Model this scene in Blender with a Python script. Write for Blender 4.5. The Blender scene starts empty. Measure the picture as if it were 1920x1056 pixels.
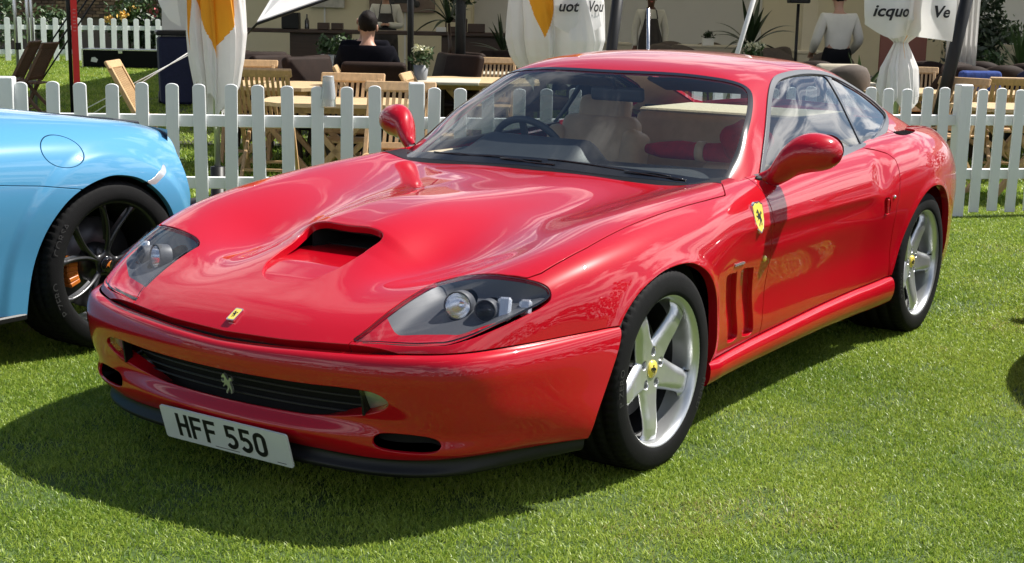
import bpy, bmesh, math, random
import numpy as np
from mathutils import Vector, Matrix
random.seed(7); rng = np.random.default_rng(7)
scene = bpy.context.scene
col = scene.collection

# ------------------------------------------------------------------ camera, sky, sun, exposure
cam_d = bpy.data.cameras.new("camera"); cam = bpy.data.objects.new("camera", cam_d); col.objects.link(cam)
CAM = (2.94029, -3.87271, 1.43495)
cam.matrix_world = Matrix(((0.8294531, -0.1221572, 0.5450551, CAM[0]), (0.5582148, 0.1461786, -0.8167178, CAM[1]), (0.0200926, 0.9816870, 0.1894383, CAM[2]), (0, 0, 0, 1)))
cam_d.sensor_width = 36.0; cam_d.lens = 49.9642
cam_d.clip_start = .05; cam_d.clip_end = 4000
scene.camera = cam
SUN = Vector((.42, .62, 1.0)).normalized()          # towards the sun
world = bpy.data.worlds.new("World"); scene.world = world; world.use_nodes = True
def build_sky():
    nt = world.node_tree; nt.nodes.clear(); N = nt.nodes.new; L = nt.links.new
    out = N('ShaderNodeOutputWorld'); bg = N('ShaderNodeBackground'); bg.inputs[1].default_value = .06
    sky = N('ShaderNodeTexSky'); sky.sky_type = 'NISHITA'; sky.sun_disc = False
    sky.sun_elevation = math.asin(SUN.z); sky.sun_rotation = math.atan2(SUN.x, SUN.y)
    sky.air_density = 1.0; sky.dust_density = .6; sky.ozone_density = 1.5
    tc = N('ShaderNodeTexCoord'); sep = N('ShaderNodeSeparateXYZ'); L(tc.outputs['Generated'], sep.inputs[0])
    mx = N('ShaderNodeMath'); mx.operation = 'MAXIMUM'; L(sep.outputs[2], mx.inputs[0]); mx.inputs[1].default_value = .06
    add = N('ShaderNodeMath'); add.operation = 'ADD'; L(mx.outputs[0], add.inputs[0]); add.inputs[1].default_value = .10
    dx = N('ShaderNodeMath'); dx.operation = 'DIVIDE'; L(sep.outputs[0], dx.inputs[0]); L(add.outputs[0], dx.inputs[1])
    dy = N('ShaderNodeMath'); dy.operation = 'DIVIDE'; L(sep.outputs[1], dy.inputs[0]); L(add.outputs[0], dy.inputs[1])
    cb = N('ShaderNodeCombineXYZ'); L(dx.outputs[0], cb.inputs[0]); L(dy.outputs[0], cb.inputs[1])
    n1 = N('ShaderNodeTexNoise'); n1.inputs['Scale'].default_value = 1.7; n1.inputs['Detail'].default_value = 9; n1.inputs['Roughness'].default_value = .60
    n1.inputs['Distortion'].default_value = .55
    L(cb.outputs[0], n1.inputs['Vector'])
    rp = N('ShaderNodeValToRGB'); rp.color_ramp.elements[0].position = .515; rp.color_ramp.elements[1].position = .645
    low = N('ShaderNodeMapRange'); L(sep.outputs[2], low.inputs[0]); low.inputs[1].default_value = .1; low.inputs[2].default_value = .8; low.inputs[3].default_value = .13; low.inputs[4].default_value = -.07
    cov = N('ShaderNodeMath'); cov.operation = 'ADD'; L(n1.outputs['Fac'], cov.inputs[0]); L(low.outputs[0], cov.inputs[1])      # cloud banks stack up towards the horizon
    L(cov.outputs[0], rp.inputs[0])
    cr = N('ShaderNodeValToRGB'); L(n1.outputs['Fac'], cr.inputs[0])      # thick middles of the clouds are greyer than their edges
    cr.color_ramp.elements[0].position = .5; cr.color_ramp.elements[0].color = (17, 17, 17.2, 1)
    cr.color_ramp.elements[1].position = .78; cr.color_ramp.elements[1].color = (11, 11.2, 11.6, 1)
    mix = N('ShaderNodeMix'); mix.data_type = 'RGBA'
    dp = N('ShaderNodeVectorMath'); dp.operation = 'DOT_PRODUCT'; L(tc.outputs['Generated'], dp.inputs[0]); dp.inputs[1].default_value = SUN
    pw = N('ShaderNodeMath'); pw.operation = 'MAXIMUM'; L(dp.outputs['Value'], pw.inputs[0]); pw.inputs[1].default_value = 0
    p2 = N('ShaderNodeMath'); p2.operation = 'POWER'; L(pw.outputs[0], p2.inputs[0]); p2.inputs[1].default_value = 7.0
    p3 = N('ShaderNodeMath'); p3.operation = 'MULTIPLY_ADD'; L(p2.outputs[0], p3.inputs[0]); p3.inputs[1].default_value = 2.6; p3.inputs[2].default_value = .85     # clouds glow towards the sun
    sc = N('ShaderNodeVectorMath'); sc.operation = 'SCALE'; L(cr.outputs[0], sc.inputs[0]); L(p3.outputs[0], sc.inputs['Scale'])
    L(rp.outputs[0], mix.inputs[0]); L(sky.outputs[0], mix.inputs[6]); L(sc.outputs[0], mix.inputs[7])
    L(mix.outputs[2], bg.inputs[0]); L(bg.outputs[0], out.inputs[0])
build_sky()
sun_d = bpy.data.lights.new("sun", 'SUN'); sun_d.energy = 5.0; sun_d.angle = math.radians(.53); sun_d.color = (1.0, .955, .88)
sun = bpy.data.objects.new("sun", sun_d); col.objects.link(sun)
sun.rotation_euler = (-SUN).to_track_quat('-Z', 'Y').to_euler(); sun.location = (4, 6, 10)
vs = scene.view_settings; vs.view_transform = 'Standard'; vs.look = 'None'; vs.gamma = 1; vs.use_curve_mapping = False
vs.exposure = 0.82
scene.cycles.max_bounces = 10; scene.cycles.transparent_max_bounces = 12; scene.cycles.transmission_bounces = 8
scene.cycles.use_denoising = True; scene.cycles.sample_clamp_indirect = 6.0
# ------------------------------------------------------------------ materials
def srgb(h):
    h = h.lstrip('#'); c = [int(h[i:i+2], 16)/255 for i in (0, 2, 4)]
    return tuple(x/12.92 if x <= .04045 else ((x+.055)/1.055)**2.4 for x in c)
MATS = {}
def mat(name, color, rough=.5, metal=0.0, coat=0.0, spec=.5, var=0.0, vscale=8.0, bump=0.0, bscale=60.0, trans=0.0, sheen=0.0, stretch=None, rvar=0.0, detail=6):
    """plain or softly varied surface: colour noise, fine relief and gloss wear, all in object space"""
    m = bpy.data.materials.new(name); m.use_nodes = True
    nt = m.node_tree; b = nt.nodes['Principled BSDF']; N = nt.nodes.new; L = nt.links.new
    b.inputs['Base Color'].default_value = (*color, 1); b.inputs['Roughness'].default_value = rough
    b.inputs['Metallic'].default_value = metal; b.inputs['Coat Weight'].default_value = coat; b.inputs['Coat Roughness'].default_value = .02
    b.inputs['Specular IOR Level'].default_value = spec; b.inputs['Transmission Weight'].default_value = trans
    if sheen: b.inputs['Sheen Weight'].default_value = sheen
    if var or bump or rvar:
        tc = N('ShaderNodeTexCoord'); mp = N('ShaderNodeMapping'); L(tc.outputs['Object'], mp.inputs[0])
        if stretch: mp.inputs['Scale'].default_value = stretch
    if var or rvar:
        n = N('ShaderNodeTexNoise'); n.inputs['Scale'].default_value = vscale; n.inputs['Detail'].default_value = detail; L(mp.outputs[0], n.inputs['Vector'])
        n.inputs['Roughness'].default_value = .6
    if var:
        r = N('ShaderNodeMapRange'); L(n.outputs['Fac'], r.inputs[0]); r.inputs[1].default_value = .25; r.inputs[2].default_value = .75
        r.inputs[3].default_value = 1 - var; r.inputs[4].default_value = 1 + var
        hs = N('ShaderNodeHueSaturation'); hs.inputs['Color'].default_value = (*color, 1); L(r.outputs[0], hs.inputs['Value']); L(hs.outputs[0], b.inputs['Base Color'])
    if rvar:
        r2 = N('ShaderNodeMapRange'); L(n.outputs['Fac'], r2.inputs[0]); r2.inputs[3].default_value = max(0, rough - rvar); r2.inputs[4].default_value = min(1, rough + rvar)
        L(r2.outputs[0], b.inputs['Roughness'])
    if bump:
        n2 = N('ShaderNodeTexNoise'); n2.inputs['Scale'].default_value = bscale; n2.inputs['Detail'].default_value = 4; L(mp.outputs[0], n2.inputs['Vector'])
        bp = N('ShaderNodeBump'); bp.inputs['Strength'].default_value = bump; bp.inputs['Distance'].default_value = .01
        L(n2.outputs['Fac'], bp.inputs['Height']); L(bp.outputs[0], b.inputs['Normal'])
    MATS[name] = m
    return m
def glass(name, tint=(1, 1, 1), clear=.9, rough=.0, ior=1.5, mul=1.1):
    """thin pane: Fresnel mirror over a tinted clear view, so that shadows through it stay light"""
    m = bpy.data.materials.new(name); m.use_nodes = True; nt = m.node_tree; nt.nodes.clear(); N = nt.nodes.new; L = nt.links.new
    o = N('ShaderNodeOutputMaterial'); t = N('ShaderNodeBsdfTransparent'); t.inputs[0].default_value = (*[c*clear for c in tint], 1)
    g = N('ShaderNodeBsdfGlossy'); g.inputs['Roughness'].default_value = rough; g.inputs[0].default_value = (1, 1, 1, 1)
    f = N('ShaderNodeFresnel'); f.inputs[0].default_value = ior
    gm = N('ShaderNodeNewGeometry'); io = N('ShaderNodeMath'); io.operation = 'MULTIPLY_ADD'; L(gm.outputs['Backfacing'], io.inputs[0]); io.inputs[1].default_value = 1/ior - ior; io.inputs[2].default_value = ior
    L(io.outputs[0], f.inputs[0])          # a thin pane mirrors the same from both sides
    ml = N('ShaderNodeMath'); ml.operation = 'MULTIPLY_ADD'; L(f.outputs[0], ml.inputs[0]); ml.inputs[1].default_value = mul; ml.inputs[2].default_value = .0
    ml.use_clamp = True
    mx = N('ShaderNodeMixShader'); L(ml.outputs[0], mx.inputs[0]); L(t.outputs[0], mx.inputs[1]); L(g.outputs[0], mx.inputs[2]); L(mx.outputs[0], o.inputs[0])
    MATS[name] = m; return m

# ------------------------------------------------------------------ objects
def empty(name, loc=(0, 0, 0), rz=0.0, label=None, cat=None, group=None, parent=None):
    o = bpy.data.objects.new(name, None); col.objects.link(o); o.location = loc; o.rotation_euler = (0, 0, rz); o.empty_display_size = .1
    if label: o['label'] = label
    if cat: o['category'] = cat
    if group: o['group'] = group
    if parent: o.parent = parent
    return o
def tag(o, label=None, cat=None, group=None, kind=None):
    if label: o['label'] = label
    if cat: o['category'] = cat
    if group: o['group'] = group
    if kind: o['kind'] = kind
    return o
def link(name, me, material, parent=None, loc=(0, 0, 0), rot=(0, 0, 0)):
    o = bpy.data.objects.new(name, me); col.objects.link(o); o.location = loc; o.rotation_euler = rot
    if parent: o.parent = parent
    if material is not None and not me.materials:
        for m in (material if isinstance(material, (list, tuple)) else [material]): me.materials.append(m)
    return o
def np_mesh(name, V, F, NV=None, smooth=True, mi=None):
    V = np.asarray(V, np.float32); F = np.asarray(F, np.int32); k = F.shape[1]
    me = bpy.data.meshes.new(name)
    me.vertices.add(len(V)); me.vertices.foreach_set('co', V.ravel())
    me.loops.add(F.size); me.loops.foreach_set('vertex_index', F.ravel())
    me.polygons.add(len(F)); me.polygons.foreach_set('loop_start', np.arange(0, F.size, k, dtype=np.int32))
    me.polygons.foreach_set('use_smooth', np.full(len(F), smooth))
    if mi is not None: me.polygons.foreach_set('material_index', np.asarray(mi, np.int32))
    me.update(calc_edges=True); me.validate()
    if NV is not None and len(NV) == len(me.vertices): me.normals_split_custom_set_from_vertices(np.asarray(NV, np.float32))
    return me
class MB:
    """collects simple solids, then links them as ONE mesh object"""
    def __init__(s): s.bm = bmesh.new()
    def box(s, c, d, rot=None, bev=0.0, taper=None, seg=1):
        """box at centre c, size d; rot = Matrix 3x3 / euler tuple"""
        r = bmesh.ops.create_cube(s.bm, size=1.0); vs_ = r['verts']
        for v in vs_:
            v.co = Vector((v.co.x*d[0], v.co.y*d[1], v.co.z*d[2]))
            if taper and v.co.z > 0: v.co.x *= taper; v.co.y *= taper
        if bev:
            es = list({e for v in vs_ for e in v.link_edges})
            rb = bmesh.ops.bevel(s.bm, geom=es, offset=bev, segments=seg, profile=.5, affect='EDGES'); vs_ = list({v for f in rb['faces'] for v in f.verts} | {v for v in vs_ if v.is_valid})
            vs_ = s._island(vs_)
        M = rot if isinstance(rot, Matrix) else (Matrix.Identity(3) if rot is None else __import__('mathutils').Euler(rot).to_matrix())
        for v in vs_: v.co = M @ v.co + Vector(c)
        return s
    def _island(s, vs_):
        seen = set(vs_); st = list(vs_)
        while st:
            v = st.pop()
            for e in v.link_edges:
                w = e.other_vert(v)
                if w not in seen: seen.add(w); st.append(w)
        return list(seen)
    def bar(s, p, q, w, h=None, up=(0, 0, 1), bev=0.0):
        """rectangular bar from p to q, w across, h along up"""
        p = Vector(p); q = Vector(q); a = q-p; l = a.length; a.normalize(); u = Vector(up); sd = a.cross(u)
        if sd.length < 1e-5: sd = a.cross(Vector((1, 0, 0)))
        sd.normalize(); u = sd.cross(a)
        M = Matrix((sd, a, u)).transposed()
        return s.box((p+q)/2, (w, l, h or w), M, bev)
    def tube(s, pts, r, n=8, caps=True, r_end=None):
        pts = [Vector(p) for p in pts]; rings = []; k = len(pts); prev = None
        for i, p in enumerate(pts):
            t = (pts[min(i+1, k-1)] - pts[max(i-1, 0)]).normalized()
            if prev is None:
                x = t.cross(Vector((0, 0, 1)));
                if x.length < 1e-4: x = t.cross(Vector((1, 0, 0)))
            else: x = prev - t*prev.dot(t)
            x.normalize(); prev = x; y = t.cross(x)
            rr = r[i] if isinstance(r, (list, tuple)) else (r if r_end is None else r+(r_end-r)*i/(k-1))
            rings.append([s.bm.verts.new(p + (x*math.cos(a) + y*math.sin(a))*rr) for a in (2*math.pi*j/n for j in range(n))])
        for a, b in zip(rings, rings[1:]):
            for j in range(n): f = s.bm.faces.new((a[j], a[(j+1) % n], b[(j+1) % n], b[j])); f.smooth = True
        if caps: s.bm.faces.new(rings[0][::-1]); s.bm.faces.new(rings[-1])
        return s
    def lathe(s, prf, n=24, c=(0, 0, 0), axis='z', smooth=True):
        """profile of (radius, height) pairs turned about an axis through c"""
        def P(r, h, a):
            x, y = r*math.cos(a), r*math.sin(a)
            return Vector(c) + (Vector((x, y, h)) if axis == 'z' else Vector((h, x, y)) if axis == 'x' else Vector((x, h, y)))
        rings = [[s.bm.verts.new(P(r, h, 2*math.pi*j/n)) for j in range(n)] if r > 1e-6 else [s.bm.verts.new(P(0, h, 0))] for r, h in prf]
        for a, b in zip(rings, rings[1:]):
            for j in range(n):
                q = [a[j % len(a)], a[(j+1) % len(a)], b[(j+1) % len(b)], b[j % len(b)]]
                u = []
                for v in q:
                    if v not in u: u.append(v)
                if len(u) > 2:
                    try: f = s.bm.faces.new(u); f.smooth = smooth
                    except ValueError: pass
        return s
    def prism(s, poly, h0, h1, M=None):
        """outline in x,y pushed from z=h0 to z=h1, then moved by the 4x4 matrix M"""
        M = M or Matrix.Identity(4)
        a = [s.bm.verts.new(M @ Vector((x, y, h0))) for x, y in poly]; b = [s.bm.verts.new(M @ Vector((x, y, h1))) for x, y in poly]
        n = len(poly)
        s.bm.faces.new(a[::-1]); s.bm.faces.new(b)
        for i in range(n): s.bm.faces.new((a[i], a[(i+1) % n], b[(i+1) % n], b[i]))
        return s
    def quad(s, *p): s.bm.faces.new([s.bm.verts.new(q) for q in p]); return s
    def ball(s, c, r, n=12, m=8, squash=(1, 1, 1)):
        r_ = bmesh.ops.create_uvsphere(s.bm, u_segments=n, v_segments=m, radius=r)
        for v in r_['verts']: v.co = Vector((v.co.x*squash[0]+c[0], v.co.y*squash[1]+c[1], v.co.z*squash[2]+c[2]))
        for v in r_['verts']:
            for f in v.link_faces: f.smooth = True
        return s
    def mesh(s, name, recalc=True, smooth=None):
        if recalc: bmesh.ops.recalc_face_normals(s.bm, faces=s.bm.faces)
        me = bpy.data.meshes.new(name); s.bm.to_mesh(me); s.bm.free()
        if smooth is not None: me.polygons.foreach_set('use_smooth', [smooth]*len(me.polygons))
        return me
    def build(s, name, material, parent=None, loc=(0, 0, 0), rot=(0, 0, 0), smooth=None):
        return link(name, s.mesh(name, smooth=smooth), material, parent, loc, rot)
def copy_tree(o, parent=None):
    c = o.copy(); col.objects.link(c)
    if parent: c.parent = parent
    for ch in list(o.children): copy_tree(ch, c)
    return c
def chaikin(p, n=2, closed=True):
    p = np.array(p, float)
    for _ in range(n):
        q = np.roll(p, -1, 0)
        if closed: p = np.stack([.75*p+.25*q, .25*p+.75*q], 1).reshape(-1, p.shape[1])
        else:
            r = np.stack([.75*p[:-1]+.25*p[1:], .25*p[:-1]+.75*p[1:]], 1).reshape(-1, p.shape[1]); p = np.vstack([p[:1], r, p[-1:]])
    return p
def catmull(p, n=6, closed=True):
    p = np.array(p, float); k = len(p); out = []
    for i in range(k if closed else k-1):
        a, b, c, d = (p[(i-1) % k], p[i], p[(i+1) % k], p[(i+2) % k]) if closed else (p[max(i-1, 0)], p[i], p[i+1], p[min(i+2, k-1)])
        for t in np.arange(n)/n:
            out.append(.5*((2*b) + (c-a)*t + (2*a-5*b+4*c-d)*t*t + (3*b-a-3*c+d)*t**3))
    if not closed: out.append(p[-1])
    return np.array(out)
def sdpoly(P, x, y):
    """signed distance to a closed outline, negative inside"""
    P = np.asarray(P, float); x = np.asarray(x); y = np.asarray(y)
    d = np.full(x.shape, 1e9); ins = np.zeros(x.shape, bool)
    for a, b in zip(P, np.roll(P, -1, 0)):
        ex, ey = b-a; wx, wy = x-a[0], y-a[1]
        t = np.clip((wx*ex + wy*ey)/max(ex*ex+ey*ey, 1e-12), 0, 1)
        d = np.minimum(d, (wx-ex*t)**2 + (wy-ey*t)**2)
        if b[1] != a[1]:
            c = ((a[1] > y) != (b[1] > y)) & (x < (b[0]-a[0])*(y-a[1])/(b[1]-a[1]) + a[0]); ins ^= c
    return np.where(ins, -1, 1)*np.sqrt(d)

# ------------------------------------------------------------------ cutting panels out of a smooth surface
class Surf:
    def __init__(s, V, N, F): s.V, s.N, s.F = V, N, F
    @staticmethod
    def grid(P, flip=False):
        """P: (rows, cols, 3) -> triangles with the surface's own smooth normals"""
        du = np.gradient(P, axis=0); dv = np.gradient(P, axis=1); n = np.cross(du, dv)
        n /= np.linalg.norm(n, axis=2, keepdims=True) + 1e-12
        if flip: n = -n
        r, c = P.shape[:2]; I = np.arange(r*c).reshape(r, c)
        a, b, d, e = I[:-1, :-1].ravel(), I[1:, :-1].ravel(), I[1:, 1:].ravel(), I[:-1, 1:].ravel()
        F = np.concatenate([np.c_[a, b, d], np.c_[a, d, e]])
        if flip: F = F[:, ::-1]
        return Surf(P.reshape(-1, 3).copy(), n.reshape(-1, 3), F)
    def x(s): return s.V[:, 0]
    def clip(s, d):
        """keep the part where d < 0; the cut follows d = 0 exactly"""
        ins = d < 0; k = ins[s.F].sum(1)
        keep = s.F[k == 3]; mix = s.F[(k == 1) | (k == 2)]
        V = [s.V]; Nn = [s.N]; new = []; cache = {}; nv = len(s.V); out = []; addv = []; addn = []
        def cut(i, j):
            key = (i, j) if i < j else (j, i)
            if key in cache: return cache[key]
            i, j = key; t = d[i]/(d[i]-d[j]); addv.append(s.V[i]+(s.V[j]-s.V[i])*t); addn.append(s.N[i]+(s.N[j]-s.N[i])*t)
            cache[key] = nv + len(addv) - 1; return cache[key]
        for f in mix:
            f = list(f); q = [ins[v] for v in f]
            if sum(q) == 1:
                i = q.index(True); a, b, c = f[i], f[(i+1) % 3], f[(i+2) % 3]; out.append((a, cut(a, b), cut(a, c)))
            else:
                i = q.index(False); a, b, c = f[i], f[(i+1) % 3], f[(i+2) % 3]; p, r = cut(a, b), cut(a, c)
                out.append((p, b, c)); out.append((p, c, r))
        F = np.concatenate([keep, np.array(out, int).reshape(-1, 3)]) if out else keep
        Vn = np.concatenate([s.V, np.array(addv).reshape(-1, 3)]); Nm = np.concatenate([s.N, np.array(addn).reshape(-1, 3)])
        Nm /= np.linalg.norm(Nm, axis=1, keepdims=True) + 1e-12
        u, inv = np.unique(F.ravel(), return_inverse=True)
        return Surf(Vn[u], Nm[u], inv.reshape(-1, 3))
    def offset(s, d): return Surf(s.V + s.N*d, s.N, s.F)
    def edge_loops(s):
        e = np.concatenate([s.F[:, [0, 1]], s.F[:, [1, 2]], s.F[:, [2, 0]]])
        key = np.sort(e, 1); _, idx, cnt = np.unique(key, axis=0, return_index=True, return_counts=True)
        return e[idx[cnt == 1]]
    def flange(s, depth=.015, rnd=.0018, only=None):
        """rolled edge: a small radius, then a flange going into the body along the cut"""
        e = s.edge_loops()
        if only is not None: e = e[only(s.V[e].mean(1))]
        if not len(e): return s
        u, inv = np.unique(e.ravel(), return_inverse=True); inv = inv.reshape(-1, 2); n = len(u)
        n0 = s.N[u]; t = np.zeros((n, 3)); ev_ = s.V[e[:, 1]] - s.V[e[:, 0]]
        ev_ /= np.linalg.norm(ev_, axis=1, keepdims=True) + 1e-12
        for k in (0, 1): np.add.at(t, inv[:, k], np.cross(ev_, n0[inv[:, k]]))
        t -= n0*(t*n0).sum(1, keepdims=True); t /= np.linalg.norm(t, axis=1, keepdims=True) + 1e-12
        base = s.V[u]; V = [s.V]; Nn = [s.N]; F = [s.F]; prev = u; off = len(s.V)
        for dt, dn, a in ((.35*rnd, -.12*rnd, .4), (.8*rnd, -.5*rnd, .8), (rnd, -rnd, 1.0), (rnd, -depth, 1.0)):
            V.append(base + t*dt + n0*dn); nn = n0*(1-a) + t*a; Nn.append(nn/(np.linalg.norm(nn, axis=1, keepdims=True)+1e-12))
            cur = np.arange(off, off+n); off += n
            a0, a1, b0, b1 = prev[inv[:, 0]], prev[inv[:, 1]], cur[inv[:, 0]], cur[inv[:, 1]]
            F += [np.c_[a1, a0, b0], np.c_[a1, b0, b1]]; prev = cur
        return Surf(np.concatenate(V), np.concatenate(Nn), np.concatenate(F))
    def build(s, name, material, parent=None):
        return link(name, np_mesh(name, s.V, s.F, s.N), material, parent)
def tensor(P, nu, nv):
    """natural cubic surface through a net of points (rows, cols, 3)"""
    def along(Q, n):
        k = Q.shape[1]; c = np.linalg.norm(np.diff(Q, axis=1), axis=2).mean(0); t = np.r_[0, np.cumsum(c)]; h = np.diff(t)
        A = np.zeros((k, k)); B = np.zeros((Q.shape[0], k, Q.shape[2])); A[0, 0] = A[-1, -1] = 1
        for i in range(1, k-1):
            A[i, i-1] = h[i-1]; A[i, i] = 2*(h[i-1]+h[i]); A[i, i+1] = h[i]
            B[:, i] = 6*((Q[:, i+1]-Q[:, i])/h[i] - (Q[:, i]-Q[:, i-1])/h[i-1])
        M = np.einsum('ij,rjd->rid', np.linalg.inv(A), B)
        x = np.linspace(0, t[-1], n); j = np.clip(np.searchsorted(t, x)-1, 0, k-2); a = (t[j+1]-x)[None, :, None]; b = (x-t[j])[None, :, None]; hj = h[j][None, :, None]
        return M[:, j]*a**3/(6*hj) + M[:, j+1]*b**3/(6*hj) + (Q[:, j]/hj - M[:, j]*hj/6)*a + (Q[:, j+1]/hj - M[:, j+1]*hj/6)*b
    Q = along(np.asarray(P, float), nv)
    return along(Q.transpose(1, 0, 2), nu).transpose(1, 0, 2)

# directions across the show ground: away from the standpoint of the photograph, and along the fence line
fwd = Vector((-.555, .832, 0)); rgt = Vector((.832, .555, 0)); c0 = Vector((CAM[0], CAM[1], 0))
def text_mesh(txt, size, M=None, bend=None, shear=0.0, extrude=0.0, align='CENTER', font_bold=0.0):
    cu = bpy.data.curves.new('t', 'FONT'); cu.body = txt; cu.size = size; cu.shear = shear; cu.extrude = extrude; cu.align_x = align; cu.offset = font_bold; cu.resolution_u = 3
    o = bpy.data.objects.new('t', cu); col.objects.link(o); bpy.context.view_layer.update()
    me = bpy.data.meshes.new_from_object(o.evaluated_get(bpy.context.evaluated_depsgraph_get())); bpy.data.objects.remove(o); bpy.data.curves.remove(cu)
    for v in me.vertices:
        p = v.co.copy()
        if bend: p = Vector(bend(p.x, p.y, p.z))
        v.co = M @ p if M else p
    return me
# ------------------------------------------------------------------ smooth profile tools
def pchip(xk, yk, x):
    xk = np.array(xk, float); yk = np.array(yk, float)
    h = np.diff(xk); d = np.diff(yk) / h
    m = np.zeros(len(xk)); m[0] = d[0]; m[-1] = d[-1]
    for i in range(1, len(xk) - 1):
        if d[i-1] * d[i] > 0:
            w1 = 2*h[i] + h[i-1]; w2 = h[i] + 2*h[i-1]
            m[i] = (w1 + w2) / (w1/d[i-1] + w2/d[i])
    i = np.clip(np.searchsorted(xk, x) - 1, 0, len(h) - 1)
    t = (x - xk[i]) / h[i]
    lo = t < 0; hi = t > 1
    tc = np.clip(t, 0, 1)
    r = ((1+2*tc)*(1-tc)**2*yk[i] + tc*(1-tc)**2*h[i]*m[i] + tc**2*(3-2*tc)*yk[i+1] + tc**2*(tc-1)*h[i]*m[i+1])
    r = np.where(lo, yk[0] + m[0]*(x - xk[0]), r)
    return np.where(hi, yk[-1] + m[-1]*(x - xk[-1]), r)

YD = np.arange(-1.6, 4.6, .01)
def prof(keys, sig=.05):
    k = np.array(sorted(keys), float)
    v = pchip(k[:, 0], k[:, 1], YD)
    n = max(1, int(3*sig/.01)); g = np.exp(-.5*(np.arange(-n, n+1)*.01/sig)**2); g /= g.sum()
    vp = np.r_[v[0] - (v[1]-v[0])*np.arange(n, 0, -1), v, v[-1] + (v[-1]-v[-2])*np.arange(1, n+1)]
    return np.convolve(vp, g, 'valid')
def ev(p, y): return np.interp(y, YD, p)

def nat_spline(P, n, par=None):
    """natural cubic through points, P: (rows, k, dim) -> (rows, n, dim), common uniform samples of the chord parameter"""
    P = np.asarray(P, float); R_, k, D = P.shape
    out = np.zeros((R_, n, D))
    for r in range(R_):
        c = np.sqrt(np.linalg.norm(np.diff(P[r], axis=0), axis=1) + 1e-9) ** 1.4
        t = np.r_[0, np.cumsum(c)]
        A = np.zeros((k, k)); B = np.zeros((k, D)); A[0, 0] = A[-1, -1] = 1
        if par == 'sym':            # zero slope in z at the centreline
            h0 = t[1]; A[0, 0] = 2*h0; A[0, 1] = h0
            B[0] = 6*((P[r, 1]-P[r, 0])/h0 - np.array([(P[r, 1, 0]-P[r, 0, 0])/h0, 0]))
        h = np.diff(t)
        for i in range(1, k-1):
            A[i, i-1] = h[i-1]; A[i, i] = 2*(h[i-1]+h[i]); A[i, i+1] = h[i]
            B[i] = 6*((P[r, i+1]-P[r, i])/h[i] - (P[r, i]-P[r, i-1])/h[i-1])
        M = np.linalg.solve(A, B)
        # samples: equal share per span so that every row has its columns at the same key points
        u = np.linspace(0, k-1, n); j = np.minimum(u.astype(int), k-2)
        x = t[j] + (u-j)*h[j]; a = (t[j+1]-x)[:, None]; b = (x-t[j])[:, None]; hj = h[j][:, None]
        out[r] = M[j]*a**3/(6*hj) + M[j+1]*b**3/(6*hj) + (P[r][j]/hj - M[j]*hj/6)*a + (P[r][j+1]/hj - M[j+1]*hj/6)*b
    return out

def sstep(a, b, x):
    t = np.clip((x-a)/(b-a), 0, 1); return t*t*(3-2*t)

# ------------------------------------------------------------------ red coupe: body surfaces
SEAM = np.array([(0,-.976,.472),(.216,-.966,.479),(.34,-.950,.485),(.437,-.932,.489),(.52,-.914,.493),(.60,-.892,.497),(.67,-.862,.501),
                 (.725,-.82,.504),(.774,-.735,.507),(.817,-.639,.510),(.864,-.475,.513),(.905,-.35,.516),(.924,-.279,.517)])
def seamY(x): return pchip(SEAM[:10, 0], SEAM[:10, 1], np.abs(x))
def seamZ(y): return np.interp(y, SEAM[:, 1], SEAM[:, 2])

A_X = [None,
 [(-1.0,.20),(-.7,.20),(0,.21),(.6,.28),(.9,.30),(3.6,.30)],
 [(-1.0,.29),(-.95,.30),(-.6,.335),(-.374,.366),(-.176,.409),(0,.452),(.215,.507),(.5,.595),(.65,.64),(.9,.66),(3.6,.60)],
 [(-1.0,.40),(-.94,.42),(-.9,.495),(-.84,.56),(-.7,.61),(-.57,.65),(-.4,.695),(-.2,.73),(0,.75),(.3,.76),(.55,.765),(.8,.78),(.95,.79),(1.2,.80),(1.6,.80),(2,.79),(2.3,.78),(2.6,.765),(3,.73),(3.5,.62)],
 [(-1.0,.44),(-.94,.455),(-.9,.56),(-.84,.675),(-.72,.75),(-.64,.785),(-.475,.832),(-.28,.868),(0,.888),(.3,.888),(.6,.878),(.9,.866),(1.4,.868),(1.9,.872),(2.2,.895),(2.5,.915),(2.8,.895),(3.1,.835),(3.5,.68)],
 [(-1.0,.46),(-.94,.47),(-.895,.60),(-.84,.712),(-.723,.779),(-.639,.816),(-.475,.868),(-.28,.922),(-.1,.940),(.1,.944),(.3,.938),(.6,.915),(.9,.906),(1.4,.908),(1.8,.916),(2.1,.943),(2.5,.966),(2.8,.945),(3.1,.89),(3.5,.74)],
 [(-1.0,.47),(-.94,.48),(-.895,.61),(-.84,.722),(-.723,.79),(-.639,.825),(-.475,.878),(-.28,.93),(0,.945),(.3,.930),(.6,.892),(.9,.876),(1.4,.876),(1.8,.89),(2.1,.928),(2.5,.955),(2.8,.938),(3.1,.882),(3.5,.73)],
 [(-1.0,.47),(-.94,.48),(-.895,.61),(-.84,.72),(-.723,.79),(-.475,.87),(-.28,.925),(0,.935),(.3,.915),(.6,.885),(.9,.872),(1.4,.874),(1.8,.888),(2.1,.918),(2.5,.94),(3.1,.87),(3.5,.72)],
 [(-1.0,.44),(-.9,.58),(-.475,.82),(0,.87),(.6,.84),(1.4,.84),(2.1,.87),(2.5,.88),(3.1,.84),(3.5,.72)]]
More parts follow.
